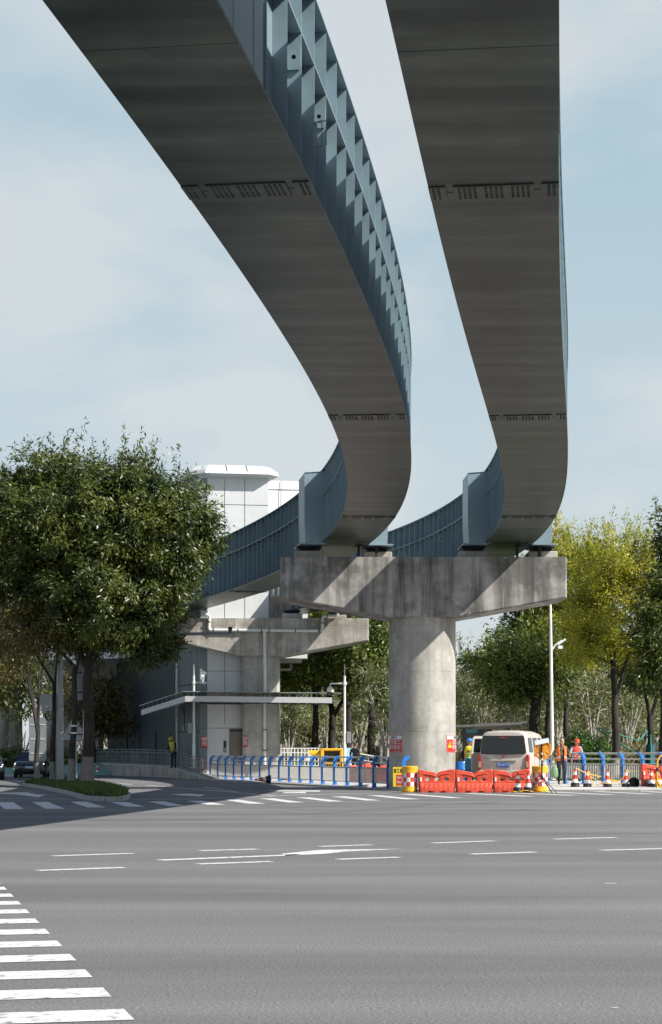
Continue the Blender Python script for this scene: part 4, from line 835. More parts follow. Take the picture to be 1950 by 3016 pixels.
def make_drum(label, loc, rz):
    t = thing('crash_drum', label, 'drum', loc, rz, 'yellow crash drums'); b = MB()
    b.lathe([(.27, 0), (.285, .02), (.285, .08), (.275, .10), (.28, .18), (.276, .2), (.272, .21), (.272, .69), (.28, .70), (.285, .74), (.276, .77), (.285, .80), (.282, .86), (.29, .88), (.285, .92), (.26, .935), (.2, .93), (.15, .90)], 32); b.build('drum_body', M['yellow'], t, True)
    b = MB(); K = 12; S = 4
    for r_ in range(3):
        for c in range(K):
            b.mi = (r_+c) % 2
            for s in range(S):
                a0 = 2*math.pi*(c+s/S)/K; a1 = 2*math.pi*(c+(s+1)/S)/K; z0 = .215+r_*.158; z1 = z0+.158; q = .2755
                b.add([(q*math.cos(a0), q*math.sin(a0), z0), (q*math.cos(a1), q*math.sin(a1), z0), (q*math.cos(a1), q*math.sin(a1), z1), (q*math.cos(a0), q*math.sin(a0), z1)], [(0, 1, 2, 3)])
    b.build('checker_band', [M['conered'], M['reflw']], t)
    return t
make_drum('yellow crash drum with checkered band at the left end of the barrier row', (X(1207, 67.8), 67.8, 0), .05); make_drum('yellow crash drum with checkered band behind the reel tripod', (X(1590, 68.2), 68.2, 0), .2)
def make_cone(label, loc, rz=0, tip='black'):
    t = thing('traffic_cone', label, 'cone', loc, rz, 'red and white traffic cones')
    def seg(nm, m, z0, z1, n=20):
        r_ = lambda z: .155-.125*(z/.72)
        b = MB(); b.lathe([(r_(z0), z0), (r_(z1), z1)], n); b.build(nm, M[m], t, True)
    b = MB(); b.bevbox((0, 0, .015), (.40, .40, .03), .01); b.lathe([(.185, .03), (.165, .08), (.152, .20)], 20); b.build('cone_base', M['black'], t, True)
    seg('reflective_band', 'reflw', .195, .335); seg('cone_body', 'conered', .335, .50); seg('reflective_band', 'reflw', .50, .605); seg('cone_body', 'conered', .605, .69); seg('cone_tip', 'black', .69, .72)
    return t
cy = 70.6
c0 = make_cone('cone doubled up on a second base, first right of the walking man', (X(1694, cy), cy, .10)); 
b = MB(); b.bevbox((0, 0, -.035), (.42, .42, .03), .01, .3); b.lathe([(.19, -.03), (.17, .02)], 20); b.build('cone_base', M['black'], c0)
for u, d, z, lb in [(1730, cy, .07, 'cone with yellow tape tied to its tip, second right of the walking man'), (1789, cy, .07, 'cone in the middle of the right row, before a blue post'), (1844, cy, .07, 'cone with an orange cap beside the black bucket'), (1919, cy, .07, 'cone with an orange strap in front of the right edge barrier'), (1940, cy+.3, .08, 'cone behind the yellow tube barrier at the right edge'), (1525, 66.9, 0, 'cone before the right end of the third orange barrier'), (1556, 67.0, 0, 'cone squeezed between the third orange barrier and the drum'), (834, 92, .1, 'small cone standing behind the left fence, right of the far column'), (288, 119, 0, 'dark small cone at the foot of the ramp wall by the big tree')]:
    dup(c0, (X(u, d), d, z), u*.01, lb)
for ch in list(c0.children): pass
# every copy but the first loses the spare base
for o in [o for o in COL.objects if o.name.startswith('traffic_cone.')]:
    for ch in list(o.children):
        if ch.name.startswith('cone_base') and ch.data.vertices[0].co.z < -.03: bpy.data.objects.remove(ch)
def lying_cone(src, label, loc, rot):
    c = dup(src, loc, label=label, group='red and white traffic cones'); c.rotation_euler = rot
src = [o for o in COL.objects if o.name == 'traffic_cone.001'][0]
lying_cone(src, 'cone lying on its side beside the black bucket on the right', (X(1905, 71), 71, .26), (R(90), 0, R(68)))
lying_cone(src, 'cone lying on its side under the left fence', (X(795, 85.5), 85.6, .21), (R(90), 0, R(-75)))
b = MB(); K = 20
b.lathe([(.16, .34), (.165, .33), (.215, .02), (.225, 0), (.205, 0), (.15, .30)], K, cap=True)
o = b.build('bucket', M['black'], smooth=True, loc=(X(1868, 70.4), 70.45, .29)); o.rotation_euler = (R(-90), 0, R(8)); tag(o, 'black rubber bucket lying on its side with its mouth to the road', 'bucket')
b = MB()
tapeA, tapeB = MB(), MB()
for k, pth in enumerate([[(1696, 2262), (1722, 2276), (1760, 2286), (1764, 2290)], [(1735, 2272), (1742, 2300), (1756, 2317), (1778, 2303)], [(1730, 2275), (1745, 2284), (1772, 2287)], [(1796, 2300), (1812, 2304), (1833, 2295)], [(1796, 2296), (1830, 2302), (1846, 2270)], [(1842, 2272), (1848, 2265), (1852, 2276)], [(1700, 2264), (1770, 2305), (1800, 2310), (1842, 2306)], [(1888, 2322), (1900, 2318), (1920, 2323)], [(1922, 2272), (1930, 2300), (1938, 2320)], [(1510, 2331), (1530, 2333), (1548, 2327), (1572, 2333)]]):
    (tapeA if pth[0][0] > 1600 else tapeB).tube(smooth_path([P(u, v, 70.42 if u > 1600 else 66.7) for u, v in pth], .3), .016 if k != 6 else .010, 5)
tag(tapeB.build('barrier_tape', M['yellow'], smooth=True), 'yellow tape lying on the road at the foot of the two left cones', 'tape')
tag(tapeA.build('barrier_tape', M['yellow'], smooth=True), 'loose yellow tape and rope strung between the right hand cones', 'tape')
t = thing('tube_barrier', 'yellow bent tube barrier standing at the right edge before the orange barrier', 'barrier', (X(1938, 69.9), 69.9, .07)); k = 69.9/F_PX
b = MB(); b.tube(smooth_path([((1936-1938)*k, 0, .02), ((1936-1938)*k, 0, 1.08), ((1948-1938)*k, 0, 1.26), (1.0, 0, 1.27), (1.05, 0, .02)], .2, 6), .032, 10); b.tube([(-.02, 0, .36), (1.04, 0, .36)], .025, 8); b.tube([(-.02, 0, .3), (.12, -.25, .02)], .028, 8); b.build('tube_frame', M['yellow'], t, True)
b = MB(); b.lathe([(.045, .66), (.045, .80)], 12, (-.025, 0, 0)); b.build('grip', M['black'], t, True)
# reel on a tripod
t = thing('reel_stand', 'orange spoked reel on a black tripod in front of the second drum', 'tripod', (X(1596, 66.3), 66.3, 0)); z_r = Z(2208, 66.3)
b = MB(); b.tube([(0, 0, .46), (0, 0, 1.75)], .026, 8); b.lathe([(.045, .55), (.045, .62)], 10); b.lathe([(.04, .95), (.04, 1.0)], 10); b.box((.06, 0, 1.12), (.08, .03, .03)); b.build('pole', M['black'], t, True)
for a in (-2.9, -.9, -.2): b = MB(); b.tube([(0, 0, .58), (math.cos(a)*.52, math.sin(a)*.45, .015)], .017, 6); b.tube([(math.cos(a)*.27, math.sin(a)*.23, .29), (0, 0, .40)], .009, 5); b.build('leg', M['black'], t, True)
b = MB(); K = 32; rc = Vector((.04, .06, z_r))
for rad, hw_, hd in ((.335, .035, .05), (.13, .13, .03)):
    b.loft([[rc+Vector(((rad+dr)*math.cos(a)*.82, dy, (rad+dr)*math.sin(a))) for dr, dy in ((-hw_, -hd), (hw_, -hd), (hw_, hd), (-hw_, hd))] for a in [2*math.pi*k/K for k in range(K+1)]], cap=False)
for k in range(8): a = 2*math.pi*(k+.4)/8; b.tube([rc+Vector((.12*math.cos(a)*.82, 0, .12*math.sin(a))), rc+Vector((.33*math.cos(a)*.82, 0, .33*math.sin(a)))], [.04, .05], 8)
b.lathe([(.10, -.05), (.10, .05)], 20, (0, 0, 0)); nv = len(b.v); b.v[-40:] = [(rc.x+x, rc.y+z, rc.z+y) for x, y, z in b.v[-40:]]
M['reel'] = mat('orange_reel', (.72, .27, .01), .45, .06, 4); b.build('reel', M['reel'], t, True)
b = MB(); b.box((0, 0, 1.80), (.50, .05, .16), rot=Matrix.Rotation(R(-12), 3, 'Y')); b.build('board', M['reflw'], t)
for z in (1.35, 1.15): b = MB(); b.lathe([(.032, z), (.032, z+.06)], 10); b.build('band', M['reflw'], t)
b = MB(); b.tube(smooth_path([(-.1, -.03, 1.55), (-.09, -.05, 1.0), (-.06, -.06, .62), (-.16, -.08, .55)], .1), .008, 5); b.tube(smooth_path([(-.06, -.06, .62), (0, -.1, .2), (.1, -.15, .05), (.2, -.1, .01)], .1), .01, 5); b.build('cable', M['black'], t)
# ------------------------------------------------------------------ van
vn = thing('van', 'champagne minivan seen from behind with its left door open, parked before the bus shelter', 'van', (X(1483, 69.0), 69.0, .16), R(-17))
Wv = .93
def vring(y, zb, zt, ws, k=1.0):
    h = zt-zb; q = [(.90, 0), (.975, .10), (1.0, .30), (.995, .47), (.965, .53), (.86, .90), (.80, .955), (.62, .99), (.3, 1.0)]
    pts = [(x*Wv*ws, y, zb+h*z) for x, z in q]; return pts+[(-x, y_, z) for x, y_, z in reversed(pts)]
b = MB(); b.loft([vring(-.02, .36, 1.95, .93), vring(.0, .33, 2.0, .975), vring(.10, .30, 2.04, 1.0), vring(.9, .28, 2.07, 1.0), vring(2.3, .28, 2.07, 1.0), vring(3.0, .28, 2.03, 1.0), vring(3.3, .28, 1.93, .99), vring(3.75, .28, 1.36, .98), vring(4.25, .30, 1.15, .94), vring(4.42, .34, 1.0, .88), vring(4.46, .4, .85, .80)])
b.build('body', M['vanpaint'], vn, True)
b = MB(); b.loft([[(-.74, -.035, 1.87), (.74, -.035, 1.87), (.77, -.045, 1.78), (.84, -.045, 1.27), (.80, -.045, 1.21), (0, -.05, 1.18), (-.80, -.045, 1.21), (-.84, -.045, 1.27), (-.77, -.045, 1.78)], [(p[0], .03, p[2]) for p in [(-.74, 0, 1.87), (.74, 0, 1.87), (.77, 0, 1.78), (.84, 0, 1.27), (.80, 0, 1.21), (0, 0, 1.18), (-.80, 0, 1.21), (-.84, 0, 1.27), (-.77, 0, 1.78)]]])
b.build('rear_window', M['glass'], vn)
b = MB(); b.box((0, -.05, 1.80), (.26, .02, .035)); b.build('brake_lamp', M['lampred'], vn)
for sg in (-1, 1):
    b = MB(); b.loft([[(sg*x, -.045, z) for x, z in ((.86, .62), (.93, .64), (.93, 1.10), (.90, 1.20), (.84, 1.14), (.80, .70))], [(sg*(x+.02), .12, z) for x, z in ((.86, .62), (.925, .64), (.925, 1.10), (.90, 1.20), (.84, 1.14), (.80, .70))]]); tl_ = b.build('tail_lamp', M['lampred'], vn)
    b = MB(); b.bevbox((sg*.875, -.05, .82), (.085, .012, .22), .004); b.build('lamp_insert', M['lampamber'], tl_)
b = MB(); b.loft([[(x, y, z) for y, z in ((-.10, .30), (-.12, .42), (-.09, .60), (.02, .62), (.02, .30))] for x in (-.88, -.5, 0, .5, .88)]); b.build('rear_bumper', M['vanpaint'], vn, True)
b = MB(); b.bevbox((0, -.035, .97), (.98, .03, .055), .01); b.build('tailgate_handle', M['vanpaint'], vn)
b = MB(); b.loft([[(x, -.03, z) for x, z in ((-.34, .93), (.34, .93), (.27, .66), (-.27, .66))], [(x, -.012, z) for x, z in ((-.36, .95), (.36, .95), (.29, .64), (-.29, .64))]]); b.build('plate_recess', M['vanpaint'], vn)
b = MB(); b.bevbox((0, -.042, .80), (.46, .016, .15), .005); pl_ = b.build('number_plate', M['plate'], vn)
lettering('鲁A 6U9T5', .125, M['reflw'], pl_, lambda a, c, e: (a, -.054-e, .80+c), .41)
b = MB()
for sg in (-1, 1): b.prism([(0, -.036, 1.075), (sg*.02, -.036, 1.075), (sg*.085, -.036, 1.145), (sg*.055, -.036, 1.145), (sg*.03, -.036, 1.12), (sg*.012, -.036, 1.145), (0, -.036, 1.145)], (0, -.012, 0))
b.build('emblem', M['lampred'], vn)
lettering('SUNSHINE V', .05, M['galv'], vn, lambda a, c, e: (-.62+a, -.036-e, 1.06+c), .26)
def sidewin(nm, sg, pts, m='glass'):
    xs_ = lambda z: Wv*(.965-.105*(z-1.22)/(.66))+.004
    b = MB(); b.loft([[(sg*xs_(z), y, z) for y, z in pts], [(sg*(xs_(z)-.03), y, z) for y, z in pts]]); return b.build(nm, M[m], vn)
for sg in (-1, 1):
    sidewin('side_window', sg, [(.30, 1.26), (1.05, 1.26), (1.08, 1.80), (.36, 1.80)]); sidewin('side_window', sg, [(1.22, 1.26), (2.12, 1.26), (2.10, 1.81), (1.24, 1.80)]); sidewin('side_window', sg, [(2.28, 1.26), (3.25, 1.26), (2.85, 1.80), (2.28, 1.81)])
b = MB(); b.box((Wv*1.0-.006, 1.35, 1.06), (.02, .22, .04)); b.box((Wv-.004, 2.4, 1.06), (.02, .2, .04)); b.build('door_handle', M['vanpaint'], vn)
b = MB(); b.box((Wv-.003, 1.25, 1.16), (.02, .34, .10)); b.build('side_decal', M['red'], vn)
b = MB()
for y in (1.14, 2.2): b.box((Wv-.004, y, .85), (.012, .012, .9))
b.box((Wv-.004, 1.68, .42), (.012, 1.05, .012)); b.build('door_seam', M['ink'], vn)
for sg in (-1, 1):
    b = MB(); b.bevbox((sg*1.06, 3.35, 1.28), (.2, .1, .26), .03); b.build('wing_mirror', M['vanpaint'], vn)
for sg in (-1, 1):
    for y in (.85, 3.6):
        b = MB(); b.lathe([(.20, -.09), (.30, -.09), (.32, -.06), (.32, .06), (.30, .09), (.20, .09)], 28); b.v = [(sg*.82+z, y+x, .31+y_) for x, y_, z in b.v]; wh = b.build('wheel', M['tyre'], vn, True)
        b = MB(); b.lathe([(.04, -.10), (.19, -.095), (.205, -.08), (.205, .08), (.19, .095), (.04, .10)], 20); b.v = [(sg*.82+z, y+x, .31+y_) for x, y_, z in b.v]; b.build('rim', M['galv'], wh, True)
# open front left door
b = MB(); h0 = Vector((-.93, 2.75, 0)); dv = Vector((-.62, -.52, 0)).normalized(); dl = .98; nn_ = Vector((-dv.y, dv.x, 0))*.05
sil = [(0, .40), (dl*.92, .40), (dl, .62), (dl, 1.22), (dl*.93, 1.80), (dl*.85, 1.88), (.34, 1.88), (0, 1.25)]
b.loft([[h0+dv*x+nn_*s+Vector((0, 0, z)) for x, z in sil] for s in (-.6, .6)]); od = b.build('open_door', M['vanpaint'], vn)
wn = [(.18, 1.27), (dl*.92, 1.27), (dl*.86, 1.78), (.40, 1.78)]
b = MB(); b.loft([[h0+dv*x+nn_*s+Vector((0, 0, z)) for x, z in wn] for s in (-.72, .72)]); b.build('door_window', M['glass'], od)
b = MB(); b.loft([[h0+dv*x+nn_*s+Vector((0, 0, z)) for x, z in ((.08, .5), (dl*.85, .5), (dl*.9, .75), (dl*.9, 1.15), (.08, 1.15))] for s in (-.75, -.62)]); b.build('door_trim', M['darkcloth'], od)
# ------------------------------------------------------------------ people
def person(label, loc, rz, J, mats, scale=1.0, helmet=None, vest=None, group=None, hair=None, open_vest=False, lean=(0, 0), grip=.6, headturn=0, headtilt=0):
    t = thing('person', label, 'person', loc, rz, group)
    B0 = dict(pel=(0, 0, .95), waist=(0, 0, 1.08), chest=(0, 0, 1.28), neckb=(0, .01, 1.44), neck=(0, 0, 1.50), hipL=(.10, 0, .90), hipR=(-.10, 0, .90), knL=(.11, -.01, .49), knR=(-.11, -.01, .49), anL=(.11, .02, .09), anR=(-.11, .02, .09), toL=(.13, -.15, .04), toR=(-.13, -.15, .04), shL=(.185, .01, 1.40), shR=(-.185, .01, 1.40), elL=(.25, .03, 1.13), elR=(-.25, .03, 1.13), wrL=(.26, -.04, .90), wrR=(-.26, -.04, .90), haL=(.26, -.06, .83), haR=(-.26, -.06, .83), head=(0, -.02, 1.615))
    B0.update(J); q = {k: Vector(v) for k, v in B0.items()}
    rad = dict(pel=(.155, .11), waist=(.145, .105), chest=(.17, .115), neckb=(.10, .075), neck=(.055, .055), hipL=(.095, .10), hipR=(.095, .10), knL=(.062, .065), knR=(.062, .065), anL=(.045, .045), anR=(.045, .045), toL=(.045, .03), toR=(.045, .03), shL=(.075, .07), shR=(.075, .07), elL=(.05, .05), elR=(.05, .05), wrL=(.036, .03), wrR=(.036, .03), haL=(.040, .022), haR=(.040, .022))
    ed = [('pel', 'waist', 2), ('waist', 'chest', 1), ('chest', 'neckb', 1), ('neckb', 'neck', 0), ('pel', 'hipL', 2), ('pel', 'hipR', 2), ('hipL', 'knL', 2), ('hipR', 'knR', 2), ('knL', 'anL', 2), ('knR', 'anR', 2), ('anL', 'toL', 3), ('anR', 'toR', 3), ('chest', 'shL', 1), ('chest', 'shR', 1), ('shL', 'elL', 1), ('shR', 'elR', 1), ('elL', 'wrL', 1), ('elR', 'wrR', 1), ('wrL', 'haL', 0), ('wrR', 'haR', 0)]
    names = list(rad); me = bpy.data.meshes.new('tmp'); me.from_pydata([q[n] for n in names], [(names.index(a), names.index(b)) for a, b, _ in ed], [])
    o = bpy.data.objects.new('tmp', me); COL.objects.link(o); o.modifiers.new('s', 'SKIN'); ss = o.modifiers.new('u', 'SUBSURF'); ss.levels = 2; ss.render_levels = 2
    for i, n in enumerate(names): sv = me.skin_vertices[0].data[i]; sv.radius = rad[n]; sv.use_root = (n == 'pel')
    bpy.context.view_layer.update(); em = bpy.data.meshes.new_from_object(o.evaluated_get(bpy.context.evaluated_depsgraph_get())); bpy.data.objects.remove(o)
    b = MB(); vs = [v.co.copy() for v in em.vertices]; b.v = [tuple(v) for v in vs]
    def segd(p, a, c): d = c-a; s = max(0, min(1, (p-a).dot(d)/d.length_squared)); return (p-a-d*s).length
    for pg in em.polygons:
        ce = sum((vs[i] for i in pg.vertices), Vector())/len(pg.vertices); k = min(ed, key=lambda e: segd(ce, q[e[0]], q[e[1]])); b.f.append(tuple(pg.vertices)); b.m.append(k[2])
    # head with face
    Rh = Matrix.Rotation(headturn, 3, 'Z') @ Matrix.Rotation(headtilt, 3, 'X'); hc = q['head']
    H = lambda x, y, z: hc+Rh@Vector((x, y, z))
    b.mi = 0; n = 16; rings = []
    for zz, rx, ry, yo in ((-.125, .035, .04, -.035), (-.105, .05, .062, -.028), (-.07, .063, .082, -.012), (-.02, .072, .092, 0), (.03, .077, .10, .004), (.07, .073, .097, .008), (.10, .055, .075, .012), (.118, .025, .035, .012)):
        rings.append([H(rx*math.cos(2*math.pi*k/n), yo+ry*math.sin(2*math.pi*k/n), zz) for k in range(n)])
    b.loft(rings)
    b.loft([[H(-.008, -.088, .018), H(.008, -.088, .018), H(.012, -.085, -.03), H(-.012, -.085, -.03)], [H(-.003, -.098, .012), H(.003, -.098, .012), H(.007, -.115, -.026), H(-.007, -.115, -.026)]])
    for sg in (-1, 1): b.ball(H(sg*.077, .012, -.005), .024, 8, (.4, .7, 1.1))
    b.mi = 4
    for sg in (-1, 1): b.ball(H(sg*.03, -.086, .018), .011, 6, (1.3, .5, .6))
    b.loft([[H(x, -.083-.006*(1-abs(x)/.025), z) for x, z in ((-.025, -.062), (.025, -.062), (.02, -.07), (-.02, -.07))], [H(x, -.07, z) for x, z in ((-.025, -.062), (.025, -.062), (.02, -.07), (-.02, -.07))]])
    # fingers
    b.mi = 0
    for s, sg in (('L', 1), ('R', -1)):
        w_, h_ = q['wr'+s], q['ha'+s]; d = (h_-w_).normalized(); a = Vector((0, -1, 0)); a = (a-d*a.dot(d)).normalized(); c = d.cross(a).normalized()*sg
        for i, ln in enumerate((.068, .076, .071, .055)):
            base = h_+d*.012+a*(.027-.018*i); cur = -c if c.x*sg > 0 else c
            p1_ = base+d*ln*.5+cur*ln*.12*grip; p2_ = p1_+d*ln*.32+cur*ln*.35*grip; p3_ = p2_+d*ln*.12+cur*ln*.35*grip; b.tube([base-d*.02, base, p1_, p2_, p3_], [.009, .0095, .0085, .0075, .005], 6)
        tb = h_-d*.035+a*.03; b.tube([tb-a*.012, tb+a*.012+d*.02, tb+a*.016+d*.05], [.011, .010, .007], 6)
    body = b.build('body', mats+[M['ink']], t, True)
    if hair:
        b = MB(); rings = []
        for zz, rx, ry in ((-.03, .079, .098), (.03, .084, .107), (.075, .079, .103), (.108, .06, .08), (.126, .028, .038)):
            rings.append([H(rx*math.cos(2*math.pi*k/n), .012+ry*math.sin(2*math.pi*k/n)*(1 if math.sin(2*math.pi*k/n) > -.2 else .86), zz+(.06 if math.sin(2*math.pi*k/n) < -.3 and zz < .03 else 0)) for k in range(n)])
        b.loft(rings); b.build('hair', M[hair], t, True)
    if helmet:
        b = MB(); rings = []
        for zz, r_ in ((.035, 1.12), (.04, 1.05), (.075, 1.03), (.11, .90), (.135, .66), (.15, .32)):
            rings.append([H(.105*r_*math.cos(2*math.pi*k/20), .128*r_*math.sin(2*math.pi*k/20)+.004, zz) for k in range(20)])
        b.loft(rings); b.loft([[H(x, -.125, .05), H(x, -.125, .04), H(x*1.05, -.175+abs(x)*.3, .030), H(x*1.05, -.175+abs(x)*.3, .036)] for x in (-.08, -.04, 0, .04, .08)])
        b.tube([H(0, -.12, .085), H(0, -.06, .145), H(0, .04, .155), H(0, .11, .10)], .012, 6); b.build('helmet', M[helmet], t, True)
    if vest:
        def vr(z, rx, ry): 
            f = (z-.95)/.45; o_ = q['pel'].lerp(q['neckb'], max(0, min(1, f))); return o_.x, o_.y, z-0, rx, ry
        def vloft(zs, off, nm, m, par, op):
            b = MB(); K = 28; rings = []; a0 = .42 if op else 0
            for z, rx, ry in zs:
                ox, oy, zz, rx, ry = vr(z, rx+off, ry+off)
                rings.append([(ox+rx*math.sin(a0+(2*math.pi-2*a0)*k/K), oy-ry*math.cos(a0+(2*math.pi-2*a0)*k/K), zz) for k in range(K+(1 if op else 0))])
            b.loft(rings, cap=False, close=not op); o = b.build(nm, M[m], par, True); sd_ = o.modifiers.new('thick', 'SOLIDIFY'); sd_.thickness = .008; return o
        zs = [(.90, .185, .145), (1.02, .178, .14), (1.15, .185, .145), (1.28, .20, .15), (1.38, .195, .135), (1.45, .13, .095), (1.47, .085, .075)]
        vo = vloft(zs, 0, 'vest', vest, t, open_vest)
        for za in ((1.0, 1.16) if vest == 'vesty' else (1.02,)): vloft([(za, .180, .142), (za+.035, .182, .143)], .008, 'reflective_stripe', 'refl', vo, open_vest)
    t.scale = (scale,)*3
    return t
mm = lambda *a: [M[x] for x in a]
p_man = person('walking grey haired man in camouflage jacket and open orange vest carrying a green bag', (X(1654, 71.0), 71.0, .185), R(4), dict(hipL=(.10, 0, .90), knL=(.10, -.14, .50), anL=(.09, -.06, .11), toL=(.10, -.24, .10), knR=(-.08, .02, .48), anR=(-.06, .22, .12), toR=(-.07, .08, .05), elR=(-.29, .05, 1.14), wrR=(-.31, -.02, .90), haR=(-.315, -.03, .83), elL=(.29, .03, 1.14), wrL=(.34, -.10, .93), haL=(.36, -.13, .87), head=(.01, -.04, 1.61)), mm('skin', 'camo', 'darkcloth', 'boots'), 1.02, None, 'vesto', None, 'hair', True)
b = MB(); rings = []
for z, rx, ry in ((.0, .03, .02), (-.05, .04, .03), (-.14, .11, .07), (-.36, .14, .09), (-.46, .12, .08), (-.48, .06, .05)): rings.append([(rx*math.cos(2*math.pi*k/14)*(1+.08*math.sin(3*k)), ry*math.sin(2*math.pi*k/14), z) for k in range(14)])
b.loft(rings); b.tube([(-.03, 0, 0), (-.02, 0, .06), (.02, 0, .06), (.03, 0, 0)], .008, 5)
tag(b.build('bag', M['greenbag'], smooth=True, loc=(X(1633, 71)+.0, 70.93, .97)), 'green plastic bag hanging from the walking man\'s right hand', 'bag')
person('worker in red helmet and red vest looking down behind the right fence', (X(1697, 79), 79, .2), R(18), dict(elL=(.27, -.02, 1.14), elR=(-.27, -.02, 1.14), wrL=(.10, -.24, 1.16), wrR=(-.08, -.24, 1.18), haL=(.05, -.29, 1.19), haR=(-.03, -.29, 1.21), head=(0, -.05, 1.60)), mm('skin', 'greycloth', 'darkcloth', 'boots'), 1.03, 'helmr', 'redcloth', headtilt=R(18))
p_b = person('worker in blue helmet and yellow vest seen from behind beside the open van door', (X(1383, 72.4), 72.4, .17), R(172), dict(elL=(.28, -.02, 1.14), elR=(-.27, -.02, 1.14), wrL=(.22, -.16, .98), wrR=(-.24, -.12, .95), haL=(.20, -.21, .95), haR=(-.23, -.17, .9)), mm('skin', 'darkcloth', 'darkcloth', 'boots'), 1.02, 'helmb', 'vesty')
b = MB(); K = 22; rings = []
for z, r_ in ((1.02, .17), (.95, .20), (.8, .215), (.6, .22), (.42, .23), (.30, .22)): rings.append([(r_*1.05*math.cos(.35+2*math.pi*.72*k/K+.4)*(1+.07*math.sin(k*2.1)), .8*r_*math.sin(.35+2*math.pi*.72*k/K+.4)*(1+.07*math.sin(k*1.7)), z+.03*math.sin(k*1.3)) for k in range(K)])
b.loft(rings, cap=False, close=False); b.ball((.03, .17, 1.0), .06, 8); b.tube([(-.05, .17, 1.0), (-.22, .14, .9), (-.27, .1, .7), (-.25, .08, .45)], [.05, .06, .05, .03], 7)
o = b.build('apron', M['bluebag'], p_b, True); o.modifiers.new('thick', 'SOLIDIFY').thickness = .01
lettering('施工', .10, M['ink'], p_b, lambda a, c, e: (-a, .165+e, 1.27+c), .16)
person('worker in yellow helmet and dark clothes with a yellow vest bending on the access ramp', (X(512, 105), 105, .55), R(-35), dict(chest=(0, -.08, 1.26), neckb=(0, -.15, 1.40), neck=(0, -.18, 1.45), shL=(.185, -.12, 1.36), shR=(-.185, -.12, 1.36), elL=(.24, -.15, 1.10), elR=(-.24, -.15, 1.10), wrL=(.2, -.28, .92), wrR=(-.2, -.28, .92), haL=(.18, -.33, .87), haR=(-.18, -.33, .87), head=(0, -.24, 1.55)), mm('skin', 'darkcloth', 'darkcloth', 'boots'), 1.03, 'helmy', 'vesty', headtilt=R(25))
person('dark haired person in dark clothes far behind the left fence near the blue boards', (X(1046, 93), 93, .2), R(150), {}, mm('skin', 'darkcloth', 'darkcloth', 'boots'), 1.0, None, None, None, 'ink')
# ------------------------------------------------------------------ poles, lamps and signs
def cctv(label, u, d, vtip, vtop, vbase, side, kind):
    x = X(u, d); zb0 = Z(vbase, d); t = thing('camera_pole', label, 'pole', (x, d, zb0), 0, 'white camera poles'); zt = Z(vtop, d)-zb0; ztip = Z(vtip, d)-zb0
    b = MB(); b.lathe([(.085, 0), (.085, 1.2), (.065, 1.3), (.055, zt), (.0, zt+.01)], 14, cap=False); b.lathe([(.2, 0), (.2, .03)], 14); b.lathe([(.10, zt-.45), (.10, zt-.3)], 12); b.build('pole', M['pvc'], t, True)
    b = MB(); b.tube([(0, 0, zt), (0, 0, ztip)], [.03, .012], 6); b.build('lightning_rod', M['pvc'], t)
    za = zt-.38; 
    if kind == 'dome':
        b = MB(); b.tube(smooth_path([(0, 0, za), (-.70, 0, za), (-.70, 0, za-.2)], .1), .035, 8); b.build('arm', M['pvc'], t, True)
        b = MB(); b.lathe([(.05, za-.15), (.13, za-.2), (.17, za-.32), (.17, za-.42)], 16, (-.70, 0, 0)); h = b.build('camera_housing', M['pvc'], t, True)
        b = MB(); b.lathe([(.165, za-.42), (.15, za-.5), (.08, za-.56), (.02, za-.57)], 16, (-.70, 0, 0)); b.build('camera_dome', M['glass'], h, True)
    else:
        b = MB(); b.tube([(-.1, 0, za), (.72, 0, za)], .035, 8); b.build('arm', M['pvc'], t)
        b = MB(); b.box((.5, 0, za+.1), (.1, .1, .2)); b.box((.47, -.02, za+.3), (.17, .4, .17), rot=Matrix.Rotation(R(14), 3, 'X')); b.box((.55, 0, za-.06), (.14, .14, .05)); b.build('camera_housing', M['pvc'], t)
    zc = Z(2172 if kind == 'dome' else 2145, d)-zb0
    b = MB(); b.bevbox((.2*side, 0, zc), (.22 if side > 0 else .26, .16, .55), .015); b.build('control_box', M['galv'], t)
    return t
cctv('white pole with hanging dome camera among the street trees behind the fence', 1015, 92, 1956, 1990, 2265, 1, 'dome')
cctv('white pole with a box camera standing on the ramp before the lift tower', 571, 102.4, 1957, 1990, 2262, -1, 'box')
t = thing('street_lamp', 'tall white street lamp pole among the dark trunks right of the van', 'street lamp', (X(1628, 85), 85, .2)); k = 85/F_PX
b = MB(); b.lathe([(.15, 0), (.15, .04), (.09, .05), (.08, 2.0), (.065, Z(1885, 85)-.2), (.05, Z(1770, 85)-.2)], 16); b.v = [(x-.012*z*1.1, y, z) for x, y, z in b.v]; b.build('pole', M['pvc'], t, True)
zz = Z(1905, 85)-.2
b = MB(); b.tube(smooth_path([(-.08, 0, zz-.2), (.12, 0, zz+.08), (.42, 0, zz+.28)], .1), .045, 8); b.build('arm', M['pvc'], t, True); b = MB(); b.box((.40, 0, zz+.22), (.42, .2, .08), rot=Matrix.Rotation(R(-35), 3, 'Y')); b.box((.34, 0, zz-.02), (.2, .14, .14)); b.build('lamp_head', M['reflw'], t)
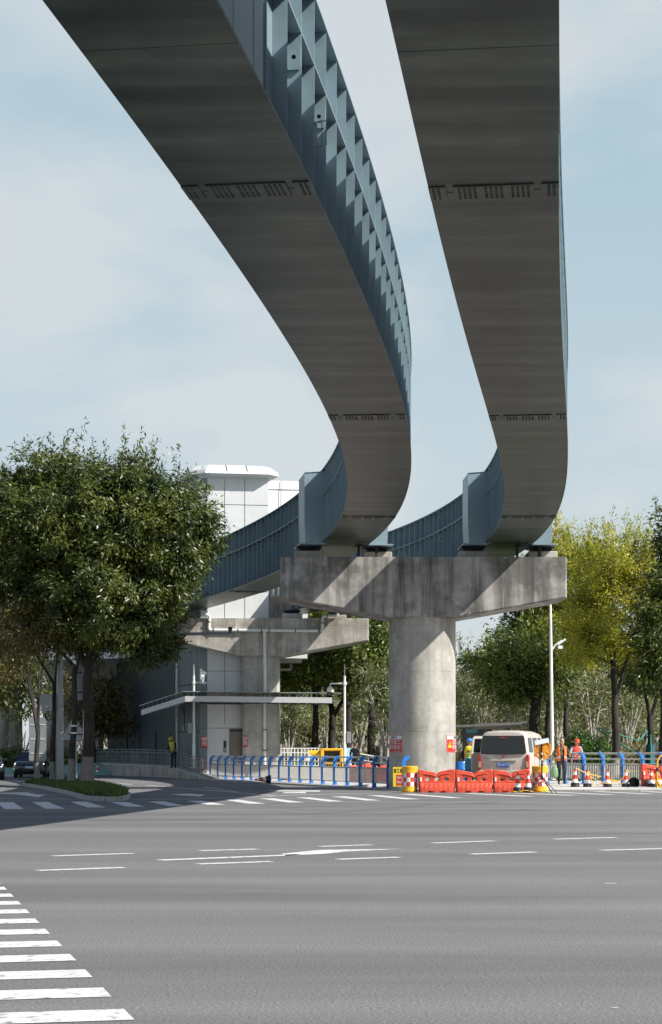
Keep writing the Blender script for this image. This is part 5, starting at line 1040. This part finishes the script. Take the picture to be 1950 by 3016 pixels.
# mast arm with lamp and camera
mp_ = G(176, 2309, .1); dm = mp_.y
t = thing('mast_arm_pole', 'grey steel mast pole on the island with a long horizontal arm past the big tree', 'pole', mp_)
zt = Z(1862, dm)-.1
b = MB(); K8 = lambda r_: [(r_*math.cos(2*math.pi*(k+.5)/8), r_*math.sin(2*math.pi*(k+.5)/8)) for k in range(8)]
b.loft([[(x, y, z) for x, y in K8(r_)] for r_, z in ((.19, 0), (.16, 3.0), (.13, zt))]); b.build('pole', M['galv'], t)
b = MB(); b.tube([P(-120, 1880, dm)-mp_, P(176, 1874, dm)-mp_, P(683, 1865, dm)-mp_], [.07, .12, .055], 10); b.build('arm', M['galv'], t, True)
b = MB(); q = P(678, 1853, dm)-mp_; b.box(q+Vector((0, 0, .02)), (.17, .12, .16)); b.box(q-Vector((0, 0, .1)), (.09, .1, .14)); b.build('floodlight', M['darksteel'], t)
b = MB(); q = P(513, 1846, dm)-mp_; b.box(q, (.14, .4, .14), rz=.5); b.box(q-Vector((0, 0, .16)), (.06, .06, .22)); b.build('camera_housing', M['reflw'], t)
b = MB(); q = P(139, 2071, dm)-mp_+Vector((0, -.05, 0)); hb = 48*dm/F_PX; wb = 33*dm/F_PX; b.bevbox(q, (wb, .28, hb), .012); b.bevbox(q+Vector((0, 0, hb/2+.02)), (wb+.06, .34, .05), .01); ca = b.build('control_cabinet', M['galv'], t)
b = MB(); b.box(q+Vector((0, -.145, -.15)), (.09, .008, .07)); b.build('data_label', M['reflw'], ca)
b = MB(); b.tube(smooth_path([q+Vector((.02, 0, -hb/2)), q+Vector((-.10, 0, -hb/2-.2)), q+Vector((.0, 0, -hb/2-.42)), q+Vector((.22, 0, -hb/2-.3))], .15), .024, 6); b.tube(smooth_path([q+Vector((.06, 0, -hb/2)), q+Vector((.06, 0, -hb/2-.2)), q+Vector((.22, 0, -hb/2-.22))], .1), .024, 6); b.build('cable', M['black'], ca, True)
# sign backs
def roundrect(w_, h, r_, n=4):
    o = []
    for cx, cz, a0 in ((w_/2-r_, h/2-r_, 0), (-w_/2+r_, h/2-r_, 90), (-w_/2+r_, -h/2+r_, 180), (w_/2-r_, -h/2+r_, 270)):
        for i in range(n+1): a = R(a0+90*i/n); o.append((cx+r_*math.cos(a), cz+r_*math.sin(a)))
    return o
ds = 82
t = thing('sign_post', 'white post behind the big trunk carrying two tall grey sign backs', 'sign', (X(250, ds), ds, .1))
b = MB(); b.tube([(0, 0, -.1), (0, 0, Z(1872, ds)-.1)], .085, 12); b.build('post', M['pvc'], t, True)
for u0, u1, v0, v1 in ((212, 275, 1885, 1956), (220, 268, 1958, 2062)):
    b = MB(); w_ = (u1-u0)*ds/F_PX; h = (v1-v0)*ds/F_PX; cx = X((u0+u1)/2, ds)-X(250, ds); cz = Z((v0+v1)/2, ds)-.1
    b.loft([[(cx+x, y, cz+z) for x, z in roundrect(w_, h, .05)] for y in (.10, .125)]); pn = b.build('sign_panel', M['galv'], t)
    for f in ((.25,) if v0 < 1900 else (-.28, .28)): b = MB(); b.box((cx, .085, cz-f*h), (w_*.75, .03, .06)); b.build('bracket', M['darksteel'], pn)
dq = 88; t = thing('sign_backside', 'tall rounded grey sign back standing beside the dark car at the left', 'sign', (X(111, dq), dq, .1))
w_ = 51*dq/F_PX; h = 128*dq/F_PX; cz = Z(2177, dq)-.1
b = MB(); b.loft([[(x, y, cz+z) for x, z in roundrect(w_, h, .07)] for y in (0, .03)]); b.build('panel', M['galv'], t)
b = MB(); b.box((.0, .03, cz), (.10, .08, h*.9)); b.build('post', M['darksteel'], t); b = MB(); b.tube([(0, .08, -.1), (0, .08, cz)], .05, 8); b.build('post', M['galv'], t)
for f in (-.33, .0, .33): b = MB(); b.box((0, -.012, cz+h*f), (w_*.84, .02, .03)); b.build('rib', M['reflw'], t)
dt = 100; t = thing('warning_sign', 'grey back of a triangular traffic sign behind the banded slim trunk', 'sign', (X(218, dt), dt, 0))
b = MB(); za, zb1 = Z(2108, dt), Z(2180, dt); b.prism([(X(185, dt)-X(218, dt), 0, zb1), (X(250, dt)-X(218, dt), 0, zb1), (X(252, dt)-X(218, dt), 0, zb1+.18), (.06, 0, za), (-.02, 0, za), (X(184, dt)-X(218, dt), 0, zb1+.18)], (0, .03, 0)); b.build('panel', M['galv'], t)
for dz_, wd_ in ((.3, .8), (.75, .5)): b = MB(); b.box((.1, -.02, zb1+dz_), (wd_, .03, .06)); b.build('bracket', M['darksteel'], t)
b = MB(); b.tube([(.12, .06, 0), (.12, .06, za)], .04, 8); b.build('post', M['galv'], t)
# ------------------------------------------------------------------ cars
M['drl'] = mat('daytime_lamp', (.85, .88, .9), .2, .03, 4)
M['drl'].node_tree.nodes['Principled BSDF'].inputs['Emission Color'].default_value = (1, 1, 1, 1); M['drl'].node_tree.nodes['Principled BSDF'].inputs['Emission Strength'].default_value = .9
def car(label, loc, rz, paint, L=4.6, W_=1.86, H=1.55, group=None, detail=True, suv=True):
    t = thing('parked_car' if group else 'car', label, 'car', loc, rz, group); w2 = W_/2
    def ring(y, zb, zt, wb, wt): return [(-wb*w2*.9, y, zb), (wb*w2*.9, y, zb), (wb*w2, y, zb+(zt-zb)*.3), (wb*w2*.99, y, zb+(zt-zb)*.75), (wt*w2, y, zt), (-wt*w2, y, zt), (-wb*w2*.99, y, zb+(zt-zb)*.75), (-wb*w2, y, zb+(zt-zb)*.3)]
    b = MB(); b.loft([ring(0, .35, .70, .74, .6), ring(.10, .22, .80, .9, .8), ring(.5, .18, .92, .98, .86), ring(1.25, .18, .99, 1, .9), ring(L-.9, .18, 1.02, 1, .9), ring(L-.15, .22, 1.0, .96, .85), ring(L, .35, .85, .86, .75)]); b.build('body', M[paint], t, True)
    def cab(y, z, wd): return [(-wd*w2, y, z), (wd*w2, y, z)]
    b = MB(); e = L-.35 if suv else L-1.0
    lo = [(-.88*w2, 1.05, .97), (.88*w2, 1.05, .97), (.90*w2, e, 1.0), (-.90*w2, e, 1.0)]; up = [(-.70*w2, 1.85, H-.04), (.70*w2, 1.85, H-.04), (.70*w2, e-.45, H-.04), (-.70*w2, e-.45, H-.04)]
    b.loft([lo, up]); b.build('window', M['glass'], t)
    b = MB(); b.loft([[(-.70*w2, 1.78, H-.06), (.70*w2, 1.78, H-.06), (.71*w2, e-.4, H-.06), (-.71*w2, e-.4, H-.06)], [(-.62*w2, 2.0, H), (.62*w2, 2.0, H), (.62*w2, e-.6, H), (-.62*w2, e-.6, H)]]); b.build('roof', M[paint], t)
    b = MB()
    for sg in (-1, 1):
        for y0, y1 in ((1.05, 1.85), (e, e-.45)): b.tube([(sg*.885*w2, y0, .985), (sg*.705*w2, y1, H-.045)], .045, 6)
        b.tube([(sg*.90*w2, 2.75, .99), (sg*.712*w2, 2.75, H-.045)], .04, 6)
    b.build('pillar', M[paint], t)
    for sg in (-1, 1):
        for y in (.85, L-.85):
            b = MB(); b.lathe([(.2, -.1), (.30, -.1), (.33, -.07), (.33, .07), (.30, .1), (.2, .1)], 20); b.v = [(sg*(w2-.11)+z, y+x, .33+y_) for x, y_, z in b.v]; wh = b.build('wheel', M['tyre'], t, True)
            b = MB(); b.lathe([(.03, -.105), (.2, -.1), (.2, .1), (.03, .105)], 14); b.v = [(sg*(w2-.11)+z, y+x, .33+y_) for x, y_, z in b.v]; b.build('rim', M['galv'], wh, True)
        b = MB(); b.loft([[(sg*.52*w2, .035, .70), (sg*.90*w2, .16, .76), (sg*.90*w2, .16, .83), (sg*.52*w2, .035, .74)], [(sg*.52*w2, .10, .70), (sg*.88*w2, .25, .76), (sg*.88*w2, .25, .83), (sg*.52*w2, .10, .74)]]); b.build('headlight', M['drl' if detail else 'lampw'], t)
        b = MB(); b.bevbox((sg*(w2+.06), 1.45, 1.06), (.2, .12, .14), .02); b.build('wing_mirror', M[paint], t)
    b = MB(); b.box((0, .02, .45), (W_*.62, .1, .16)); b.build('grille', M['ink'], t)
    b = MB(); b.box((0, -.005, .60), (.44, .02, .13)); b.build('number_plate', M['poster' if detail else 'plate'], t)
    return t
car('dark blue black car with lit slim headlights coming along the left road', (X(94, 108), 107, 0), R(4), 'carblack', H=1.50)
car('black car cut by the left edge of the photo, ahead of the lit headlights', (X(-28, 100), 99, 0), R(12), 'carblack', H=1.42, detail=False, suv=False)
wc = car('white car at the far left edge behind the green net mound', (X(2, 156), 156, .1), R(70), 'carwhite', detail=False, group='white and silver cars parked far away')
pk = [(890, 250, 78, 'carsilver', 'silver car in the far car park, leftmost beside the far column'), (935, 262, 60, 'carwhite', 'white car in the far car park half hidden behind a tree trunk'), (965, 255, 82, 'carblack', 'dark car in the far car park between two trunks'), (1075, 262, 70, 'carwhite', 'white car in the far car park right of the camera pole'), (1108, 250, 55, 'carwhite', 'second white car in the far car park, nearest the near column'), (1680, 118, 80, 'carwhite', 'white car glimpsed behind the street lamp and the walking man')]
for u, d, a, pn_, lb in pk: car(lb, (X(u, d)-1.5, d, gz(X(u, d), d)+(.35 if d > 200 else 0)), R(a), pn_, group='white and silver cars parked far away', detail=False)
# ------------------------------------------------------------------ hedge, net mound
b = MB(); K = 12
b.loft([[(x, y0+dy, z*(.75+.25*math.sin(x*.7+y0))) for dy, z in ((0, .02), (1.2, .45), (2.6, .8), (5, .85), (7, .4))] for x, y0 in [(-34+2.2*i, 122-.4*i) for i in range(K)]], cap=False, close=False)
tag(b.build('net_covered_mound', M['net'], smooth=True), 'low earth mound covered by pale green netting behind the left road', 'mound')
g = np.random.default_rng(31)
shrub('hedge', 'clipped green hedge on top of the netted mound at the left', (-19.5, 127, .6), [(x_, 0, .45, 1.6, .9, .62) for x_ in (-9, -6.6, -4.2, -1.8, .6, 3.0, 4.6)], 'leafmid', 260, 60, .4, .2, .08, 90, 'hedge')
for i, u in enumerate((45, 66, 140, 200)):
    t = thing('bare_shrub', ('bare twiggy shrub before the second column at left', 'bare shrub right beside the second column at left', 'bare twiggy shrub behind the grey cabinet pole', 'pale reed-like bare shrub below the triangular sign')[i], 'shrub', (X(u, 129), 129, .5)); b = MB()
    for k in range(22): a = g.uniform(0, 6.28); s_ = g.uniform(.3, 1.0); b.tube([(0, 0, 0), (math.cos(a)*s_*.3, math.sin(a)*s_*.3, .9), (math.cos(a)*s_*.8, math.sin(a)*s_*.5, 1.4+g.random()*1.2)], [.04, .025, .01], 4)
    b.build('stem', M['barkpale'], t)
# ------------------------------------------------------------------ bus shelter, bus, lattice, yellow machine, boards
t = thing('bus_shelter', 'grey bus shelter with a flat wing roof behind the van', 'shelter', (X(1430, 86), 86, gz(9, 86))); k = 86/F_PX; zz = lambda v: Z(v, 86)-t.location.z
q = lambda u: X(u, 86)-X(1430, 86)
b = MB(); b.loft([[(q(u), y, zz(v)-dz) for y, dz in ((-1.0, 0), (-1.0, .08), (1.0, .16), (1.0, .06))] for u, v in ((1335, 2137), (1392, 2135), (1410, 2131), (1520, 2128), (1545, 2125))]); b.loft([[(q(u), y, zz(v)-dz) for y, dz in ((-1.5, 0), (-1.5, .06), (-.6, .2), (-.6, .1))] for u, v in ((1392, 2137), (1470, 2134), (1527, 2131))]); M['shelter'] = mat('shelter_roof', (.12, .115, .105), .6, .15, 3); b.build('roof', M['shelter'], t)
for u in (1368, 1420, 1446, 1500): b = MB(); b.box((q(u), .3, zz(2137)/2), (.13 if u != 1420 else .35, .16, zz(2137))); b.build('post', M['darksteel'], t)
b = MB(); b.box((q(1400), .35, zz(2190)), (.9, .05, 1.2)); b.build('glass_panel', M['glass'], t); b = MB(); b.box((q(1400), .35, zz(2153)), (1.0, .1, .16)); b.build('header_panel', M['teal'], t)
b = MB(); b.box((q(1460), .1, .45), (2.4, .35, .05)); [b.box((q(1460)+s_, .1, .22), (.06, .3, .44)) for s_ in (-1, 1)]; b.build('bench', M['galv'], t)
t = thing('minibus', 'white minibus with a teal roof band at the left side of the near column', 'bus', (X(1122, 112), 112, gz(X(1130, 112), 112)-.1)); hb = Z(2174, 112)-t.location.z
b = MB(); b.loft([[(x, y, z) for x, z in ((0, .35), (0, hb-.35), (.12, hb-.15), (2.0, hb-.15), (2.1, hb-.35), (2.1, .35))] for y in (0, .06, 6.0)]); b.build('body', M['carwhite'], t)
b = MB(); b.loft([[(x, y, z) for x, z in ((-.05, hb-.2), (.08, hb), (2.02, hb), (2.15, hb-.2))] for y in (-.12, 6.05)]); b.build('roof', M['teal'], t)
b = MB(); b.bevbox((1.05, -.02, hb-.85), (1.8, .04, .95), .01); b.build('windscreen', M['glass'], t)
for sg, x in ((-1, -.2), (1, 2.3)): b = MB(); b.bevbox((x, -.2, hb-.75), (.22, .12, .5), .03); b.tube([(x, -.2, hb-.5), (1.05+sg*.95, 0, hb-.25)], .025, 6); b.build('wing_mirror', M['ink'], t)
for x in (.15, 1.95):
    for y in (1.0, 4.8): b = MB(); b.lathe([(.2, -.12), (.42, -.12), (.42, .12), (.2, .12)], 18); b.v = [(x+z, y+x_, .42+y_) for x_, y_, z in b.v]; b.build('wheel', M['tyre'], t, True)
for x in (.3, 1.8): b = MB(); b.bevbox((x, -.02, .75), (.3, .05, .14), .01); b.build('headlight', M['lampw'], t)
dl_ = 97; t = thing('lattice_wall', 'white lattice wall with square openings behind the left fence', 'wall', (X(828, dl_), dl_, .1)); w_ = (938-828)*dl_/F_PX; h = Z(2204, dl_)-.1
b = MB()
for i in range(12): b.box((w_*i/11, 0, h/2), (.055, .06, h))
for j in range(8): b.box((w_/2, 0, h*j/7), (w_, .05, .05))
b.build('lattice', M['pvc'], t)
dy_ = 90; t = thing('generator_frame', 'yellow framed site machine with an open dark front behind the left fence', 'machine', (X(977, dy_), dy_, .12)); s = dy_/F_PX
zb2, zt2 = Z(2262, dy_)-.12, Z(2205, dy_)-.12; hw = 33*s
b = MB(); b.loft([[(x*k_, y, z) for x, z in zip((-hw, hw), (0, 0))] for y in (0,) for k_ in (1,)]) if False else None
for sg in (-1, 1): b.bevbox((sg*(hw-.07), .35, (zb2+zt2)/2), (.16, .9, zt2-zb2), .04)
b.bevbox((0, .35, zt2-.05), (2*hw, .9, .12), .04); b.bevbox((0, .35, zb2+.14), (2*hw, .9, .30), .04)
for sg in (-1, 1): b.box((sg*hw*.8, .35, zb2/2), (.12, .8, zb2))
b.build('frame', M['yellow'], t, True)
b = MB(); b.box((0, .5, (zb2+zt2)/2+.1), (2*hw-.3, .5, zt2-zb2-.4)); b.build('engine_bay', M['darksteel'], t)
b = MB()
for k in range(6): b.box((-hw*.62+k*hw*.25, -.105, zb2+.14), (.10, .01, .12))
b.build('vent_slots', M['ink'], t)
b = MB(); b.lathe([(.17, 0), (.17, .7), (.1, .75)], 16); b.v = [(-hw-.55+z, .3+x, zt2-.25+y) for x, y, z in b.v]; b.build('side_tank', M['yellow'], t, True)
b = MB(); b.box((-hw-.52, 0, zt2-.45), (.25, .05, .32), rot=Matrix.Rotation(.5, 3, 'Y')); b.build('hatch', M['reflw'], t)
for i, (u, w_, lb) in enumerate([(1026, .55, 'pale blue board standing behind the yellow site machine'), (1042, .40, 'narrow pale blue board leaning right of the camera pole')]):
    t = thing('display_board', lb, 'board', (X(u-(8 if i == 0 else 0), 94+i), 94+i, .15), R(6)); b = MB(); b.bevbox((0, 0, 1.0), (w_, .04, 1.0), .008); b.build('panel', M['poster'], t); b = MB(); [b.box((sx*w_/2.3, .04, .6), (.04, .04, 1.2)) for sx in (-1, 1)]; b.build('leg', M['galv'], t)
t = thing('handrail', 'white sloping handrail running from the blue boards towards the near column', 'railing', (X(1048, 96), 96, .1)); b = MB()
for z in (.0, .3, .6): b.tube([(0, 0, Z(2218, 96)-.1-z), (1.9, .5, Z(2238, 96)-.1-z)], .03, 6)
for k in range(4): b.tube([(.63*k, .16*k, 0), (.63*k, .16*k, Z(2218+6.6*k, 96)-.1)], .03, 6)
b.build('rail', M['pvc'], t)
t = thing('water_drum', 'blue plastic barrel beside the worker in the blue helmet', 'barrel', (X(1358, 74), 74, .17)); b = MB(); b.lathe([(.26, 0), (.29, .05), (.29, .28), (.30, .3), (.29, .32), (.29, .58), (.30, .6), (.29, .62), (.29, .85), (.26, .9), (.2, .9)], 24); b.build('barrel_body', M['blue'], t, True); b = MB(); b.lathe([(.05, .9), (.05, .93)], 10, (.12, 0, 0)); b.build('cap', M['ink'], t)
